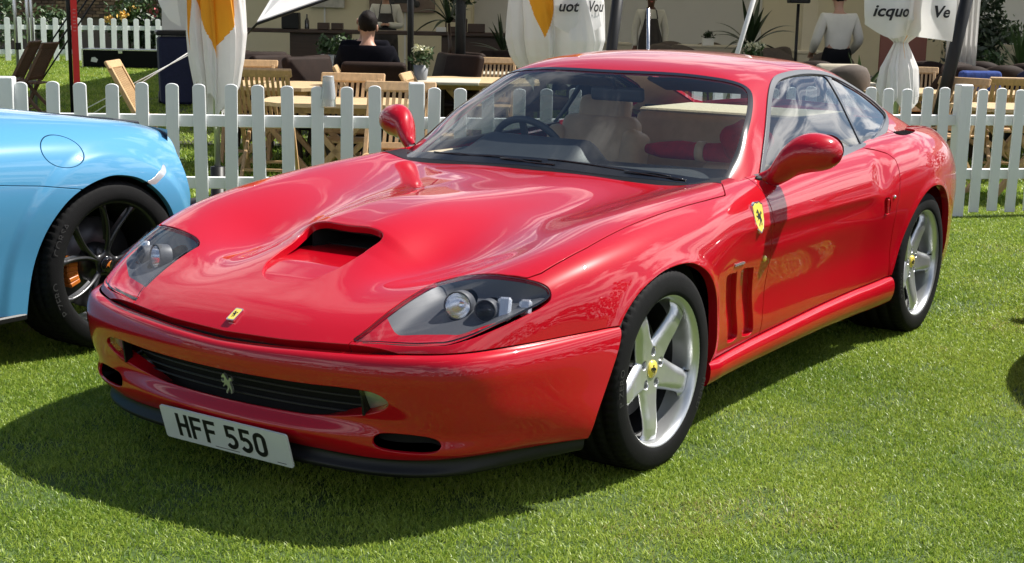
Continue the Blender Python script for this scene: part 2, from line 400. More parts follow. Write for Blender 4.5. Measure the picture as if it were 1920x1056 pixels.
A_Z = [
 [(-1.0,.472),(-.975,.492),(-.95,.513),(-.905,.543),(-.75,.604),(-.6,.647),(-.43,.690),(-.2,.735),(0,.767),(.3,.803),(.58,.826),(.9,.845),(2.6,.90),(3.1,.885),(3.4,.86),(3.6,.83)],
 [(-1.0,.472),(-.975,.490),(-.95,.510),(-.905,.541),(-.75,.602),(-.6,.643),(-.43,.680),(-.2,.725),(0,.757),(.3,.795),(.58,.822),(.9,.845),(2.6,.90),(3.1,.885),(3.4,.86),(3.6,.83)],
 [(-1.0,.472),(-.97,.490),(-.95,.506),(-.905,.537),(-.84,.568),(-.748,.597),(-.66,.617),(-.5,.626),(-.374,.645),(-.277,.674),(-.176,.703),(-.07,.728),(.032,.747),(.1,.756),(.215,.772),(.5,.806),(.65,.82),(.9,.845),(2.6,.90),(3.1,.88),(3.4,.85),(3.6,.82)],
 [(-1.0,.472),(-.97,.487),(-.94,.504),(-.9,.522),(-.84,.553),(-.7,.620),(-.57,.673),(-.4,.716),(-.2,.755),(0,.786),(.3,.815),(.55,.831),(.8,.842),(1.0,.845),(1.5,.862),(2,.884),(2.3,.908),(2.6,.922),(2.9,.915),(3.2,.892),(3.5,.85)],
 [(-1.0,.470),(-.97,.483),(-.94,.497),(-.9,.508),(-.84,.528),(-.72,.572),(-.64,.60),(-.475,.645),(-.28,.69),(0,.728),(.3,.757),(.6,.778),(.9,.786),(1.4,.80),(1.9,.82),(2.2,.838),(2.5,.848),(2.8,.842),(3.1,.82),(3.5,.77)],
 [(-1.0,.462),(-.97,.473),(-.94,.485),(-.895,.492),(-.84,.497),(-.723,.503),(-.639,.507),(-.475,.512),(-.28,.525),(-.1,.57),(.1,.60),(.3,.63),(.6,.672),(.9,.685),(1.4,.688),(1.9,.688),(2.2,.68),(2.5,.665),(3.1,.64),(3.5,.62)],
 [(-1.0,.40),(-.9,.42),(-.4,.43),(0,.44),(3.6,.44)],
 [(-1.0,.30),(0,.30),(3.6,.30)],
 [(-1.0,.2),(0,.2),(3.6,.2)]]
SIGA = .035
_AX = [None] + [prof(k, SIGA) for k in A_X[1:]]
_AZ = [prof(k, SIGA if i else .03) for i, k in enumerate(A_Z)]
def shell_sections(ys, n=113):
    P = np.zeros((len(ys), 9, 2))
    for j in range(9):
        if j: P[:, j, 0] = ev(_AX[j], ys)
        P[:, j, 1] = ev(_AZ[j], ys)
    return nat_spline(P, n, 'sym')

G_X = [None,
 [(.4,.40),(3.4,.36)],
 [(.4,.80),(.6,.775),(.722,.757),(.856,.729),(1.004,.70),(1.118,.669),(1.205,.639),(1.286,.603),(1.36,.575),(1.65,.56),(1.9,.555),(2.2,.55),(2.5,.545),(2.8,.55),(3.1,.57),(3.4,.58)],
 [(.4,.83),(.6,.805),(.722,.785),(.856,.762),(1.004,.737),(1.118,.712),(1.205,.690),(1.286,.665),(1.4,.642),(1.65,.628),(1.9,.624),(2.2,.624),(2.5,.634),(2.8,.65),(3.1,.66),(3.4,.66)],
 [(.4,.84),(.722,.80),(.9,.782),(1.1,.765),(1.3,.743),(1.65,.727),(1.9,.724),(2.2,.718),(2.5,.718),(2.8,.72),(3.1,.72),(3.4,.70)],
 [(.4,.85),(.722,.812),(.9,.80),(1.2,.803),(1.6,.804),(2,.797),(2.3,.795),(2.6,.81),(3,.80),(3.4,.76)]]
G_Z = [
 [(.4,.66),(.55,.765),(.685,.856),(.85,.962),(1.0,1.055),(1.12,1.13),(1.22,1.188),(1.3,1.217),(1.45,1.247),(1.65,1.266),(1.9,1.263),(2.2,1.24),(2.5,1.185),(2.8,1.095),(3.1,.965),(3.4,.83)],
 [(.4,.65),(.55,.75),(.70,.847),(.856,.946),(1.0,1.035),(1.12,1.107),(1.245,1.176),(1.33,1.206),(1.5,1.233),(1.7,1.245),(1.9,1.243),(2.2,1.222),(2.5,1.163),(2.8,1.07),(3.1,.945),(3.4,.81)],
 [(.4,.66),(.6,.75),(.722,.79),(.856,.854),(.933,.898),(1.004,.946),(1.074,.995),(1.162,1.045),(1.246,1.097),(1.3,1.132),(1.4,1.165),(1.55,1.188),(1.75,1.202),(2,1.202),(2.2,1.184),(2.5,1.118),(2.8,1.02),(3.1,.915),(3.4,.80)],
 [(.4,.63),(.6,.71),(.722,.76),(.856,.822),(1.004,.908),(1.118,.972),(1.205,1.018),(1.286,1.06),(1.4,1.10),(1.65,1.137),(1.9,1.14),(2.2,1.115),(2.5,1.048),(2.8,.965),(3.1,.885),(3.4,.79)],
 [(.4,.60),(.722,.735),(.9,.815),(1.1,.89),(1.3,.95),(1.65,.985),(1.9,.985),(2.2,.968),(2.5,.940),(2.8,.905),(3.1,.85),(3.4,.77)],
 [(.4,.58),(.722,.70),(.9,.775),(1.2,.82),(1.6,.84),(2,.862),(2.3,.884),(2.6,.894),(3,.86),(3.4,.76)]]
_GX = [None] + [prof(k, .035) for k in G_X[1:]]
_GZ = [prof(k, .03) for k in G_Z]
def cabin_sections(ys, n=81):
    P = np.zeros((len(ys), 6, 2))
    for j in range(6):
        if j: P[:, j, 0] = ev(_GX[j], ys)
        P[:, j, 1] = ev(_GZ[j], ys)
    return nat_spline(P, n, 'sym')
# ------------------------------------------------------------------ materials of the cars
def paint(name, color, flake=.0, rough=.32, coat=1.0):
    m = mat(name, color, rough=rough, coat=coat, spec=.06)
    nt = m.node_tree; b = nt.nodes['Principled BSDF']; N = nt.nodes.new; L = nt.links.new
    b.inputs['Coat Roughness'].default_value = .012; b.inputs['Coat IOR'].default_value = 1.55
    tc = N('ShaderNodeTexCoord'); n = N('ShaderNodeTexNoise'); n.inputs['Scale'].default_value = 2.2; n.inputs['Detail'].default_value = 2
    L(tc.outputs['Object'], n.inputs['Vector'])
    bp = N('ShaderNodeBump'); bp.inputs['Strength'].default_value = .012; bp.inputs['Distance'].default_value = .02; L(n.outputs['Fac'], bp.inputs['Height'])
    L(bp.outputs[0], b.inputs['Coat Normal'])
    n2 = N('ShaderNodeTexNoise'); n2.inputs['Scale'].default_value = 5; n2.inputs['Detail'].default_value = 8; L(tc.outputs['Object'], n2.inputs['Vector'])
    mr = N('ShaderNodeMapRange'); L(n2.outputs['Fac'], mr.inputs[0]); mr.inputs[1].default_value = .35; mr.inputs[2].default_value = .8; mr.inputs[3].default_value = .006; mr.inputs[4].default_value = .035
    L(mr.outputs[0], b.inputs['Coat Roughness'])
    return m
RED = paint('red_paint', (.41, .0018, .0100))
BLACK = mat('black_plastic', (.009, .009, .010), spec=.3, rough=.45, var=.15, bump=.05, bscale=300)
GLOSSBLACK = mat('gloss_black', (.008, .008, .009), rough=.12, coat=.5)
RUBBER = mat('rubber_seal', (.02, .02, .022), rough=.6)
DARK = mat('dark_cavity', (.006, .006, .006), rough=.9)
BARGREY = mat('grille_bar_grey', (.016, .016, .018), rough=.4)
TRIMGREY = mat('grey_trim', (.085, .088, .095), rough=.35)
GLASSW = glass('windscreen_glass', (.91, .965, .965), .95, mul=1.3)
GLASSS = glass('side_glass', (.82, .89, .86), .46, mul=1.6)
GLASSL = glass('lamp_glass', (.97, .98, 1), .97, mul=.8)
REFLC = mat('lamp_chrome', (.85, .86, .88), rough=.18, metal=1)
SMOKE = mat('smoked_reflector', (.16, .165, .18), rough=.12, metal=.8)
CHROME = mat('chrome', (.82, .82, .84), rough=.08, metal=1)
SILVER = mat('silver_paint', (.62, .63, .64), rough=.28, metal=.75, coat=.5, var=.04, vscale=30)
LAMPGREY = mat('lamp_housing_grey', (.062, .065, .072), rough=.5)
TAN = mat('tan_leather', (.60, .43, .265), rough=.5, var=.12, vscale=14, bump=.15, bscale=180)
TANLIGHT = mat('cream_carpet', (.50, .43, .30), rough=.9, var=.15, vscale=40, bump=.4, bscale=300)
DASH = mat('dash_black', (.030, .032, .036), rough=.5, var=.1, bump=.2, bscale=260)
PLATEWHITE = mat('plate_white', (.62, .64, .66), rough=.3, coat=.3, var=.03, vscale=20)
PLATEBLACK = mat('plate_black', (.012, .012, .013), rough=.35)
YELLOW = mat('enamel_yellow', (.78, .62, .09), rough=.2, coat=.6)
REDCLOTH = mat('red_cloth', (.42, .012, .02), rough=.85, var=.25, vscale=25, bump=.4, bscale=90)

# ------------------------------------------------------------------ red coupe
car = empty('sports_car', (0, 0, 0), 0, 'glossy red sports coupe with bonnet scoop and silver five spoke wheels parked on the lawn', 'car')
ARCH_F = catmull([(-.46,-.1),(-.452,.08),(-.434,.187),(-.40,.30),(-.345,.43),(-.277,.519),(-.232,.564),(-.162,.607),(-.061,.640),(.032,.653),(.126,.652),(.193,.636),(.269,.598),(.335,.538),(.378,.472),(.402,.396),(.415,.326),(.43,.24),(.44,.1),(.44,-.1)], 4)
ARCH_R = catmull([(2.085,-.1),(2.09,.10),(2.10,.25),(2.13,.344),(2.168,.434),(2.22,.524),(2.281,.593),(2.354,.645),(2.444,.677),(2.528,.683),(2.64,.668),(2.74,.62),(2.81,.55),(2.855,.45),(2.88,.3),(2.885,.1),(2.885,-.1)], 4)
yA = np.concatenate([np.arange(-1.0, -.2, .008), np.arange(-.2, 3.53, .012)])
def shell_grid():
    S = shell_sections(yA, 145)
    X = np.concatenate([S[:, ::-1, 0], -S[:, 1:, 0]], 1); Z = np.concatenate([S[:, ::-1, 1], S[:, 1:, 1]], 1)
    Y = np.repeat(yA[:, None], X.shape[1], 1)
    ax = np.abs(X)
    # bonnet scoop: a soft mound that the mouth is cut into
    top = Z > .55
    lon = np.interp(Y, [-.80, -.74, -.68, -.60, -.52, -.46, -.42, -.38], [0, .02, .06, .14, .26, .56, .95, 1])*(1 - sstep(-.36, .40, Y))
    Z = Z + np.where(top, .054*lon*(1 - sstep(.07, .34, ax)), 0)
    # body side: crisp waist crease on wing and door, hollow under it, scallop ahead of the rear haunch
    sx = np.sign(X); side = (ax > .6)
    cz = .690
    crease = .004*np.exp(-((Z-cz)/.012)**2) - .006*np.exp(-((Z-cz+.05)/.035)**2)
    crease *= sstep(.45, .8, Y)*(1-sstep(1.80, 2.0, Y))
    u = (Y-1.98)*.8 + (Z-.77)*.6; v = -(Y-1.98)*.6 + (Z-.77)*.8
    scal = -.014*np.exp(-(u/.085)**2 - (v/.05)**2)
    flare = 0
    for A_ in (ARCH_F, ARCH_R):
        d = sdpoly(A_, Y, Z); flare = flare + .007*np.exp(-(np.maximum(d, 0)/.022)**2)*(d > -.06)
    X = X + sx*np.where(side & (Y > -.35), crease + scal + flare, 0)
    return np.stack([X, Y, Z], 2)
PA = shell_grid()
shell = Surf.grid(PA)
CABIN_HW = lambda y: np.interp(y, [.6, .722, .9, 1.2, 1.6, 2.0, 2.3, 2.6, 3.0], [.80, .80, .783, .786, .787, .780, .775, .775, .76])
def d_cabin(V):
    ax = np.abs(V[:, 0]); up = np.where(V[:, 2] > .62, 0, 1)
    return np.maximum.reduce([ax - CABIN_HW(V[:, 1]), .80 - V[:, 1] + .0*ax, V[:, 1] - 2.9, up.astype(float)])
def d_seam(V):      # positive above / behind the bumper seam
    ax = np.abs(V[:, 0])
    return np.where(V[:, 1] > -.272, 1.0, np.minimum(V[:, 2] - seamZ(V[:, 1]), np.where(ax < .80, V[:, 1] - seamY(np.minimum(ax, .774)), 1.0)))
def d_sill(V):      # positive above the sill line between the wheels
    zl = np.interp(V[:, 1], [.3, .46, .9, 1.4, 1.9, 2.15], [.255, .259, .271, .289, .306, .322])
    return np.where((V[:, 1] > .2) & (V[:, 1] < 2.3), V[:, 2] - zl, 1.0)
s = shell.clip(-d_seam(shell.V) + .0015)
s = s.clip(d_cabin(s.V)*-1 + 0)
s = s.clip(-np.minimum(sdpoly(ARCH_F, s.V[:, 1], s.V[:, 2]), sdpoly(ARCH_R, s.V[:, 1], s.V[:, 2])))
s = s.clip(.003 - d_sill(s.V))
s = s.clip(np.where(s.V[:, 1] < .3, .3 - s.V[:, 2], .20 - s.V[:, 2]))
# scoop mouth: a hole in the mound, its floor a sheet of its own that runs back under the lip
MOUTH = np.array([(0,-.755),(.045,-.748),(.083,-.728),(.115,-.690),(.135,-.650),(.146,-.586),(.151,-.51),(.1575,-.465),(.160,-.445),(.154,-.428),(.135,-.419),(.08,-.420),(0,-.423)])
MOUTH = catmull(np.vstack([MOUTH, [(-x, y) for x, y in MOUTH[-2:0:-1]]]), 5)
def sd_mouth(V): return np.where(V[:, 2] > .5, sdpoly(MOUTH, V[:, 0], V[:, 1]), 1.0)
s = s.clip(-sd_mouth(s.V))
HEAD = catmull([(.439,-.920),(.520,-.901),(.603,-.874),(.660,-.847),(.700,-.819),(.734,-.775),(.766,-.713),(.795,-.645),(.818,-.575),(.829,-.530),(.830,-.508),(.818,-.500),(.797,-.508),(.760,-.528),(.703,-.548),(.628,-.557),(.552,-.560),(.497,-.590),(.483,-.663),(.469,-.771),(.455,-.868)], 4)
def sd_head(V): return np.where(V[:, 2] > .45, sdpoly(HEAD, np.abs(V[:, 0]), V[:, 1]), 1.0)
BON = [(0,-1.1),(.405,-1.1),(.43,-.96),(.437,-.925),(.453,-.868),(.467,-.771),(.480,-.663),(.490,-.60),(.515,-.572),(.552,-.558),(.628,-.552),(.70,-.545),(.757,-.525),(.775,-.48),(.790,-.367),(.800,-.273),(.802,-.146),(.807,.007),(.814,.154),(.822,.298),(.831,.443),(.836,.60),(.775,.695),(.62,.672),(.4,.652),(.2,.643),(0,.640)]
BON = np.array(BON + [(-x, y) for x, y in BON[-2:0:-1]])
WSB = lambda x: np.interp(np.abs(x), [0, .4, .60, .70, .735, .76], [.672, .685, .705, .735, .775, .80])     # foot of the windscreen
def sd_bon(V): return np.where(V[:, 2] > .42, sdpoly(BON, V[:, 0], V[:, 1]), 1.0)
DOOR = np.array([(.879,.20),(.880,.30),(.884,.40),(.880,.50),(.872,.60),(.868,.70),(.870,.78),(.876,.84),(.88,.93),(1.9,.99),(1.97,.90),(2.006,.874),(2.059,.866),(2.12,.848),(2.148,.822),(2.14,.78),(2.126,.734),(2.104,.674),(2.090,.62),(2.082,.54),(2.088,.43),(2.10,.33),(2.10,.20)])
def sd_door(V): return np.where(np.abs(V[:, 0]) > .62, sdpoly(DOOR, V[:, 1], V[:, 2]), 1.0)
G2 = .0034
bon = s.clip(sd_bon(s.V) + G2); bon = bon.clip(.002 - sd_head(bon.V))
inmouth = lambda q: (np.abs(q[:, 0]) < .2) & (q[:, 1] > -.82) & (q[:, 1] < -.36)
bon.flange(.03, .0022, lambda q: ~inmouth(q)).flange(.024, .0055, inmouth).build('bonnet', RED, car)
rest = s.clip(G2 - sd_bon(s.V))
# black plastic cowl under the windscreen
cowlpoly = np.array([(-.795,.655),(-.62,.60),(0,.56),(.62,.60),(.795,.655),(.752,.735),(.745,.90),(-.745,.90),(-.752,.735)])
sdc = lambda V: np.where(V[:, 2] > .7, sdpoly(cowlpoly, V[:, 0], V[:, 1]), 1.0)
rest.clip(sdc(rest.V)).build('cowl_panel', BLACK, car)
rest = rest.clip(-sdc(rest.V))
rest = rest.clip(.002 - sd_head(rest.V))
# dark weather strip along the foot of the side windows
TRX = lambda y: np.interp(y, [.9, 1.04, 1.47, 1.73, 2.03, 2.10], [.835, .836, .832, .822, .805, .79])
def d_belt(V): return np.maximum.reduce([np.abs(V[:, 0]) - TRX(V[:, 1]), .95 - V[:, 1], V[:, 1] - 2.08, np.where(V[:, 2] > .78, -1., 1.)])
belt = rest.clip(d_belt(rest.V)); rest = rest.clip(-d_belt(rest.V))
for sg in (1, -1):
    b = belt.clip(-sg*belt.V[:, 0]); b.flange(.006, .001).build('belt_trim', TRIMGREY, car)
door_s = rest.clip(sd_door(rest.V) + G2)
rest = rest.clip(G2 - sd_door(rest.V))
# vents behind the front wheel (two upright slots), handle recess, louvre on the haunch
VENTS = [catmull([(.462,.553),(.492,.560),(.563,.553),(.575,.545),(.650,.318),(.640,.300),(.612,.294),(.562,.300),(.553,.315),(.46,.54)], 2),
         catmull([(.612,.551),(.638,.557),(.725,.548),(.737,.538),(.806,.308),(.797,.292),(.768,.286),(.706,.296),(.697,.31),(.61,.54)], 2)]
HANDLE = catmull([(1.962,.664),(1.975,.674),(2.005,.676),(2.022,.664),(2.028,.640),(2.026,.612),(2.012,.600),(1.985,.602),(1.970,.620)], 2)
LOUV = catmull([(2.50,.757),(2.60,.757),(2.655,.775),(2.675,.800),(2.64,.82),(2.52,.835),(2.44,.83),(2.41,.81),(2.44,.78)], 2)
sidez = lambda V: np.abs(V[:, 0]) > .6
sdv = lambda V: np.minimum(*[np.where(sidez(V), sdpoly(P_, V[:, 1], V[:, 2]), 1.0) for P_ in VENTS])
sdl = lambda V: np.where(V[:, 2] > .8, sdpoly(LOUV, V[:, 1], np.abs(V[:, 0])), 1.0)
sdh = lambda V: np.where(sidez(V), sdpoly(HANDLE, V[:, 1], V[:, 2]), 1.0)
vent_in = rest.clip(sdv(rest.V) - .004); louv_in = rest.clip(sdl(rest.V) - .004)
rest = rest.clip(-sdv(rest.V))
rest = rest.clip(-sdl(rest.V))
handle_in = door_s.clip(sdh(door_s.V) - .004); door_s = door_s.clip(-sdh(door_s.V))
for sg in (1, -1):
    half = lambda S_: S_.clip(-sg*S_.V[:, 0])
    d = half(door_s).flange(.03, .002).build('door', RED, car)
    hi = half(handle_in).offset(-.016); hi.build('handle_recess', RED, d)
    w = half(rest).clip(half(rest).V[:, 1] - 1.5).flange(.03, .002).build('front_wing', RED, car)
    v = half(vent_in)
    v.offset(-.019).build('vent_recess', RED, w)
    lv = half(louv_in).offset(-.022); lo = lv.build('louvre_recess', DARK, car)
    m = MB()
    for i in range(7):
        yy = 2.46 + .03*i; m.bar((sg*.772, yy-.01, .911-.0005*i), (sg*.826, yy+.004, .901-.0005*i), .004, .012)
    m.build('louvre_slat', BLACK, lo)
rb = rest.clip(1.5 - rest.V[:, 1]); rb.flange(.03, .002, lambda m_: m_[:, 1] < 3.45).build('rear_body', RED, car)
# closing panel of the tail
E_ = PA[-1]; cen = np.array([0, 3.60, .56]); rows = []
for t in np.linspace(0, 1, 9):
    q = E_*(1-t) + cen*t; q[:, 1] = 3.526 + .09*math.sin(t*math.pi/2); rows.append(q)
Surf.grid(np.array(rows)).build('tail_panel', RED, car)

# ---- front bumper
_a = [(0,-.976,.472),(.30,-.957,.4835),(.56,-.902,.4945),(.72,-.825,.504),(.815,-.645,.510),(.924,-.279,.517)]
BROWS = [
 [(0,-.978,.4695),(.30,-.959,.481),(.561,-.904,.492),(.722,-.827,.5015),(.817,-.646,.5075),(.925,-.281,.5135)],
 [(0,-.998,.461),(.305,-.978,.472),(.572,-.920,.485),(.737,-.838,.494),(.832,-.653,.500),(.934,-.283,.506)],
 [(0,-1.012,.430),(.31,-.993,.440),(.583,-.935,.453),(.752,-.848,.462),(.848,-.66,.468),(.942,-.297,.474)],
 [(0,-1.006,.388),(.31,-.988,.391),(.585,-.932,.397),(.757,-.845,.40),(.852,-.66,.40),(.944,-.337,.408)],
 [(0,-.985,.335),(.31,-.965,.337),(.580,-.915,.342),(.755,-.838,.345),(.850,-.66,.345),(.942,-.372,.350)],
 [(0,-.956,.279),(.30,-.939,.282),(.575,-.900,.292),(.75,-.825,.297),(.846,-.655,.297),(.940,-.403,.300)],
 [(0,-.985,.243),(.30,-.965,.245),(.57,-.902,.253),(.745,-.818,.260),(.84,-.65,.260),(.937,-.422,.262)],
 [(0,-.965,.207),(.30,-.950,.208),(.56,-.905,.213),(.738,-.825,.220),(.834,-.64,.222),(.932,-.434,.230)],
 [(0,-.940,.183),(.30,-.928,.184),(.55,-.89,.187),(.705,-.808,.197),(.812,-.625,.201),(.925,-.440,.210)]]
def mirror_rows(R_): return np.array([[(-x, y, z) for x, y, z in r[:0:-1]] + r for r in R_])
PB = tensor(mirror_rows(BROWS), 110, 300)
bsurf = Surf.grid(PB, flip=False)
if bsurf.N[np.argmin(bsurf.V[:, 1]), 1] > 0: bsurf = Surf.grid(PB, flip=True)
GRILLE = catmull([(-.30,.3895),(0,.386),(.30,.3895),(.43,.394),(.520,.392),(.562,.377),(.574,.357),(.558,.338),(.525,.322),(.48,.308),(.42,.296),(.33,.284),(.24,.279),(0,.277),(-.24,.279),(-.33,.284),(-.42,.296),(-.48,.308),(-.525,.322),(-.558,.338),(-.574,.357),(-.562,.377),(-.52,.392),(-.43,.394)], 4)
FOG = catmull([(.510,.240),(.517,.257),(.542,.268),(.60,.271),(.652,.270),(.688,.263),(.703,.246),(.693,.227),(.660,.217),(.60,.214),(.545,.216),(.518,.224)], 3)
sdg = lambda V: sdpoly(GRILLE, V[:, 0], V[:, 2]); sdf = lambda V: sdpoly(FOG, np.abs(V[:, 0]), V[:, 2])
bump = bsurf.clip(-sdg(bsurf.V)); bump = bump.clip(-sdf(bump.V))
isfog = lambda q: (q[:, 2] < .272) & (np.abs(q[:, 0]) > .48) & (np.abs(q[:, 0]) < .72)
bump.flange(.045, .004, lambda q: ~isfog(q)).flange(.008, .003, isfog).build('front_bumper', RED, car)
for sg in (1, -1):
    f_ = bsurf.clip(sdf(bsurf.V) - .001); f_ = f_.clip(-sg*f_.V[:, 0]).offset(-.055); f_.flange(-.049, .0).build('air_duct', DARK, car)
    l_ = bsurf.clip(sdg(bsurf.V) + .004); l_ = l_.clip(.492 - sg*l_.V[:, 0])
    dl = l_.offset(-.006).flange(.02, .002).build('driving_light', GLASSL, car)
    l_.offset(-.026).build('reflector', SILVER, dl)
    m = MB(); m.bar((sg*.486, -.912, .312), (sg*.486, -.922, .388), .006, .03, up=(0, 1, 0)); m.build('light_surround', BLACK, dl)
m = MB(); m.tube([(x*.975, y + .040, z - .008) for x, y, z in ([(-x, y, z) for x, y, z in SEAM[:0:-1]] + [tuple(q) for q in SEAM])], .026, 8); m.build('seam_shade_tube', DARK, car)  # added dark tube: blocks stray light so the gap reads as shade
yb = lambda x: -.985 + .23*x*x + .25*x**4
g_in = bsurf.clip(sdg(bsurf.V) - .01); g_in.offset(-.075).build('grille_back', DARK, car)
for zz in (.300, .324, .348, .372):
    xs = np.linspace(-.485, .485, 25); lo_ = .279 + .12*xs**2
    m = MB(); pts = [(x, yb(x) + .035 + (.388-zz)*.18, zz) for x in xs if zz > .279 + .10*x*x + .004]
    m.tube(pts, .0030, 6); m.build('grille_bar', BARGREY, car)
# black lip under the bumper
LIP = [BROWS[-1],
 [(0,-.932,.181),(.30,-.920,.182),(.545,-.882,.185),(.699,-.802,.195),(.806,-.622,.199),(.919,-.441,.208)],
 [(0,-.936,.155),(.30,-.924,.156),(.548,-.885,.159),(.700,-.803,.168),(.805,-.622,.176),(.915,-.443,.190)],
 [(0,-.946,.139),(.30,-.934,.140),(.555,-.893,.143),(.704,-.806,.150),(.803,-.620,.158),(.910,-.445,.174)],
 [(0,-.944,.134),(.30,-.932,.135),(.553,-.890,.138),(.702,-.803,.146),(.800,-.618,.154),(.906,-.446,.171)],
 [(0,-.90,.133),(.30,-.89,.134),(.53,-.85,.137),(.66,-.765,.144),(.765,-.60,.152),(.87,-.446,.169)],
 [(0,-.80,.135),(.28,-.80,.135),(.50,-.74,.137),(.60,-.66,.143),(.70,-.55,.15),(.80,-.44,.17)]]
PL = tensor(mirror_rows(LIP), 40, 160); ls = Surf.grid(PL)
if ls.N[np.argmin(ls.V[:, 1]), 1] > 0: ls = Surf.grid(PL, flip=True)
ls.build('front_lip', BLACK, car)

# ---- cabin: roof and pillars, windscreen, side windows, rear window
yG = np.arange(.45, 3.22, .012); SG = cabin_sections(yG, 97)
XG = np.concatenate([SG[:, ::-1, 0], -SG[:, 1:, 0]], 1); ZG = np.concatenate([SG[:, ::-1, 1], SG[:, 1:, 1]], 1)
PG = np.stack([XG, np.repeat(yG[:, None], XG.shape[1], 1), ZG], 2)
gs = Surf.grid(PG)
WS = [(0,.672),(.4,.685),(.60,.705),(.700,.735),(.735,.775),(.739,.815),(.729,.856),(.7005,1.004),(.669,1.118),(.638,1.205),(.611,1.262),(.588,1.293),(.555,1.301),(.5,1.288),(.4,1.262),(.2,1.232),(0,1.222)]
WS = np.array(WS + [(-x, y) for x, y in WS[-2:0:-1]]); WS = catmull(WS, 4)
sdws = lambda V: sdpoly(WS, V[:, 0], V[:, 1])
DG = catmull([(.90,.70),(.955,.78),(1.024,.849),(1.102,.913),(1.204,.99),(1.317,1.063),(1.429,1.128),(1.508,1.155),(1.613,1.172),(1.765,1.178),(1.955,1.175),(2.050,1.166),(2.060,1.12),(2.063,1.02),(2.050,.93),(2.03,.86),(2.0,.80),(1.6,.76)], 4)
QG = catmull([(2.115,1.156),(2.256,1.124),(2.433,1.076),(2.568,1.018),(2.618,.982),(2.60,.962),(2.50,.947),(2.293,.916),(2.06,.870),(2.078,.953),(2.093,1.05)], 4)
TR = catmull([(.86,.68),(.93,.775),(1.0,.845),(1.131,.949),(1.283,1.055),(1.411,1.130),(1.519,1.172),(1.636,1.190),(1.826,1.198),(2.0,1.192),(2.145,1.176),(2.348,1.127),(2.561,1.062),(2.645,1.006),(2.662,.975),(2.578,.938),(2.313,.898),(2.077,.855),(2.0,.78),(1.5,.74)], 4)
gside = lambda V: np.abs(V[:, 0]) > .42
sdd = lambda V: np.where(gside(V), sdpoly(DG, V[:, 1], V[:, 2]), 1.); sdq = lambda V: np.where(gside(V), sdpoly(QG, V[:, 1], V[:, 2]), 1.)
sdt = lambda V: np.where(gside(V), sdpoly(TR, V[:, 1], V[:, 2]), 1.)
RW = np.array([(-.50,2.30),(.50,2.30),(.515,2.36),(.49,2.98),(.46,3.02),(-.46,3.02),(-.49,2.98),(-.515,2.36)])
sdr = lambda V: sdpoly(RW, V[:, 0], V[:, 1])
atfoot = lambda V: (np.abs(V[:, 0]) < .748) & (V[:, 1] < WSB(V[:, 0]) + .012)
foot = gs.clip(np.maximum(np.abs(gs.V[:, 0]) - .748, gs.V[:, 1] - WSB(gs.V[:, 0]) - .004)); foot = foot.clip(.60 - foot.V[:, 1]); foot.build('scuttle', BLACK, car)
roof = gs.clip(-np.maximum(np.abs(gs.V[:, 0]) - .748, gs.V[:, 1] - WSB(gs.V[:, 0]) - .004)); roof = roof.clip(.009 - sdws(roof.V)); roof = roof.clip(-sdt(roof.V)); roof = roof.clip(.004 - sdr(roof.V))
roof = roof.clip(np.where(np.abs(roof.V[:, 0]) < .77, .68 - roof.V[:, 1], -1.))
roof.flange(.02, .003, lambda m_: m_[:, 1] < 3.1).build('roof', RED, car)
wsg = gs.clip(sdws(gs.V) + .004); wsg.offset(-.002).build('windscreen', GLASSW, car)
sl = gs.clip(sdws(gs.V) - .009)
frit = lambda V: -sdws(V) - np.where(V[:, 1] < WSB(V[:, 0]) + .06, .034, .012)       # wider black band along the foot of the glass
sl = sl.clip(frit(sl.V)); sl.offset(.0005).build('windscreen_seal', GLOSSBLACK, car)
gs.clip(sdr(gs.V)).build('rear_window', GLASSW, car)
for sg in (1, -1):
    half = lambda S_: S_.clip(-sg*S_.V[:, 0])
    g1 = half(gs)
    t_ = g1.clip(sdt(g1.V) + .001); t_ = t_.clip(-sdd(t_.V))
    t_ = t_.clip(-sdq(t_.V)); t_.offset(.002).flange(.012, .002).build('window_frame', GLOSSBLACK, car)
    ring = g1.clip(sdt(g1.V) + .002); ring = ring.clip(-(sdt(ring.V) + .017)); ring = ring.clip(.90 - ring.V[:, 1])
    ring.offset(.006).flange(.006, .002).build('window_trim', TRIMGREY, car)
    dgl = g1.clip(sdd(g1.V)); dgl.offset(-.002).build('side_window', GLASSS, car)
    qgl = g1.clip(sdq(g1.V)); qgl.offset(-.002).build('quarter_window', GLASSS, car)

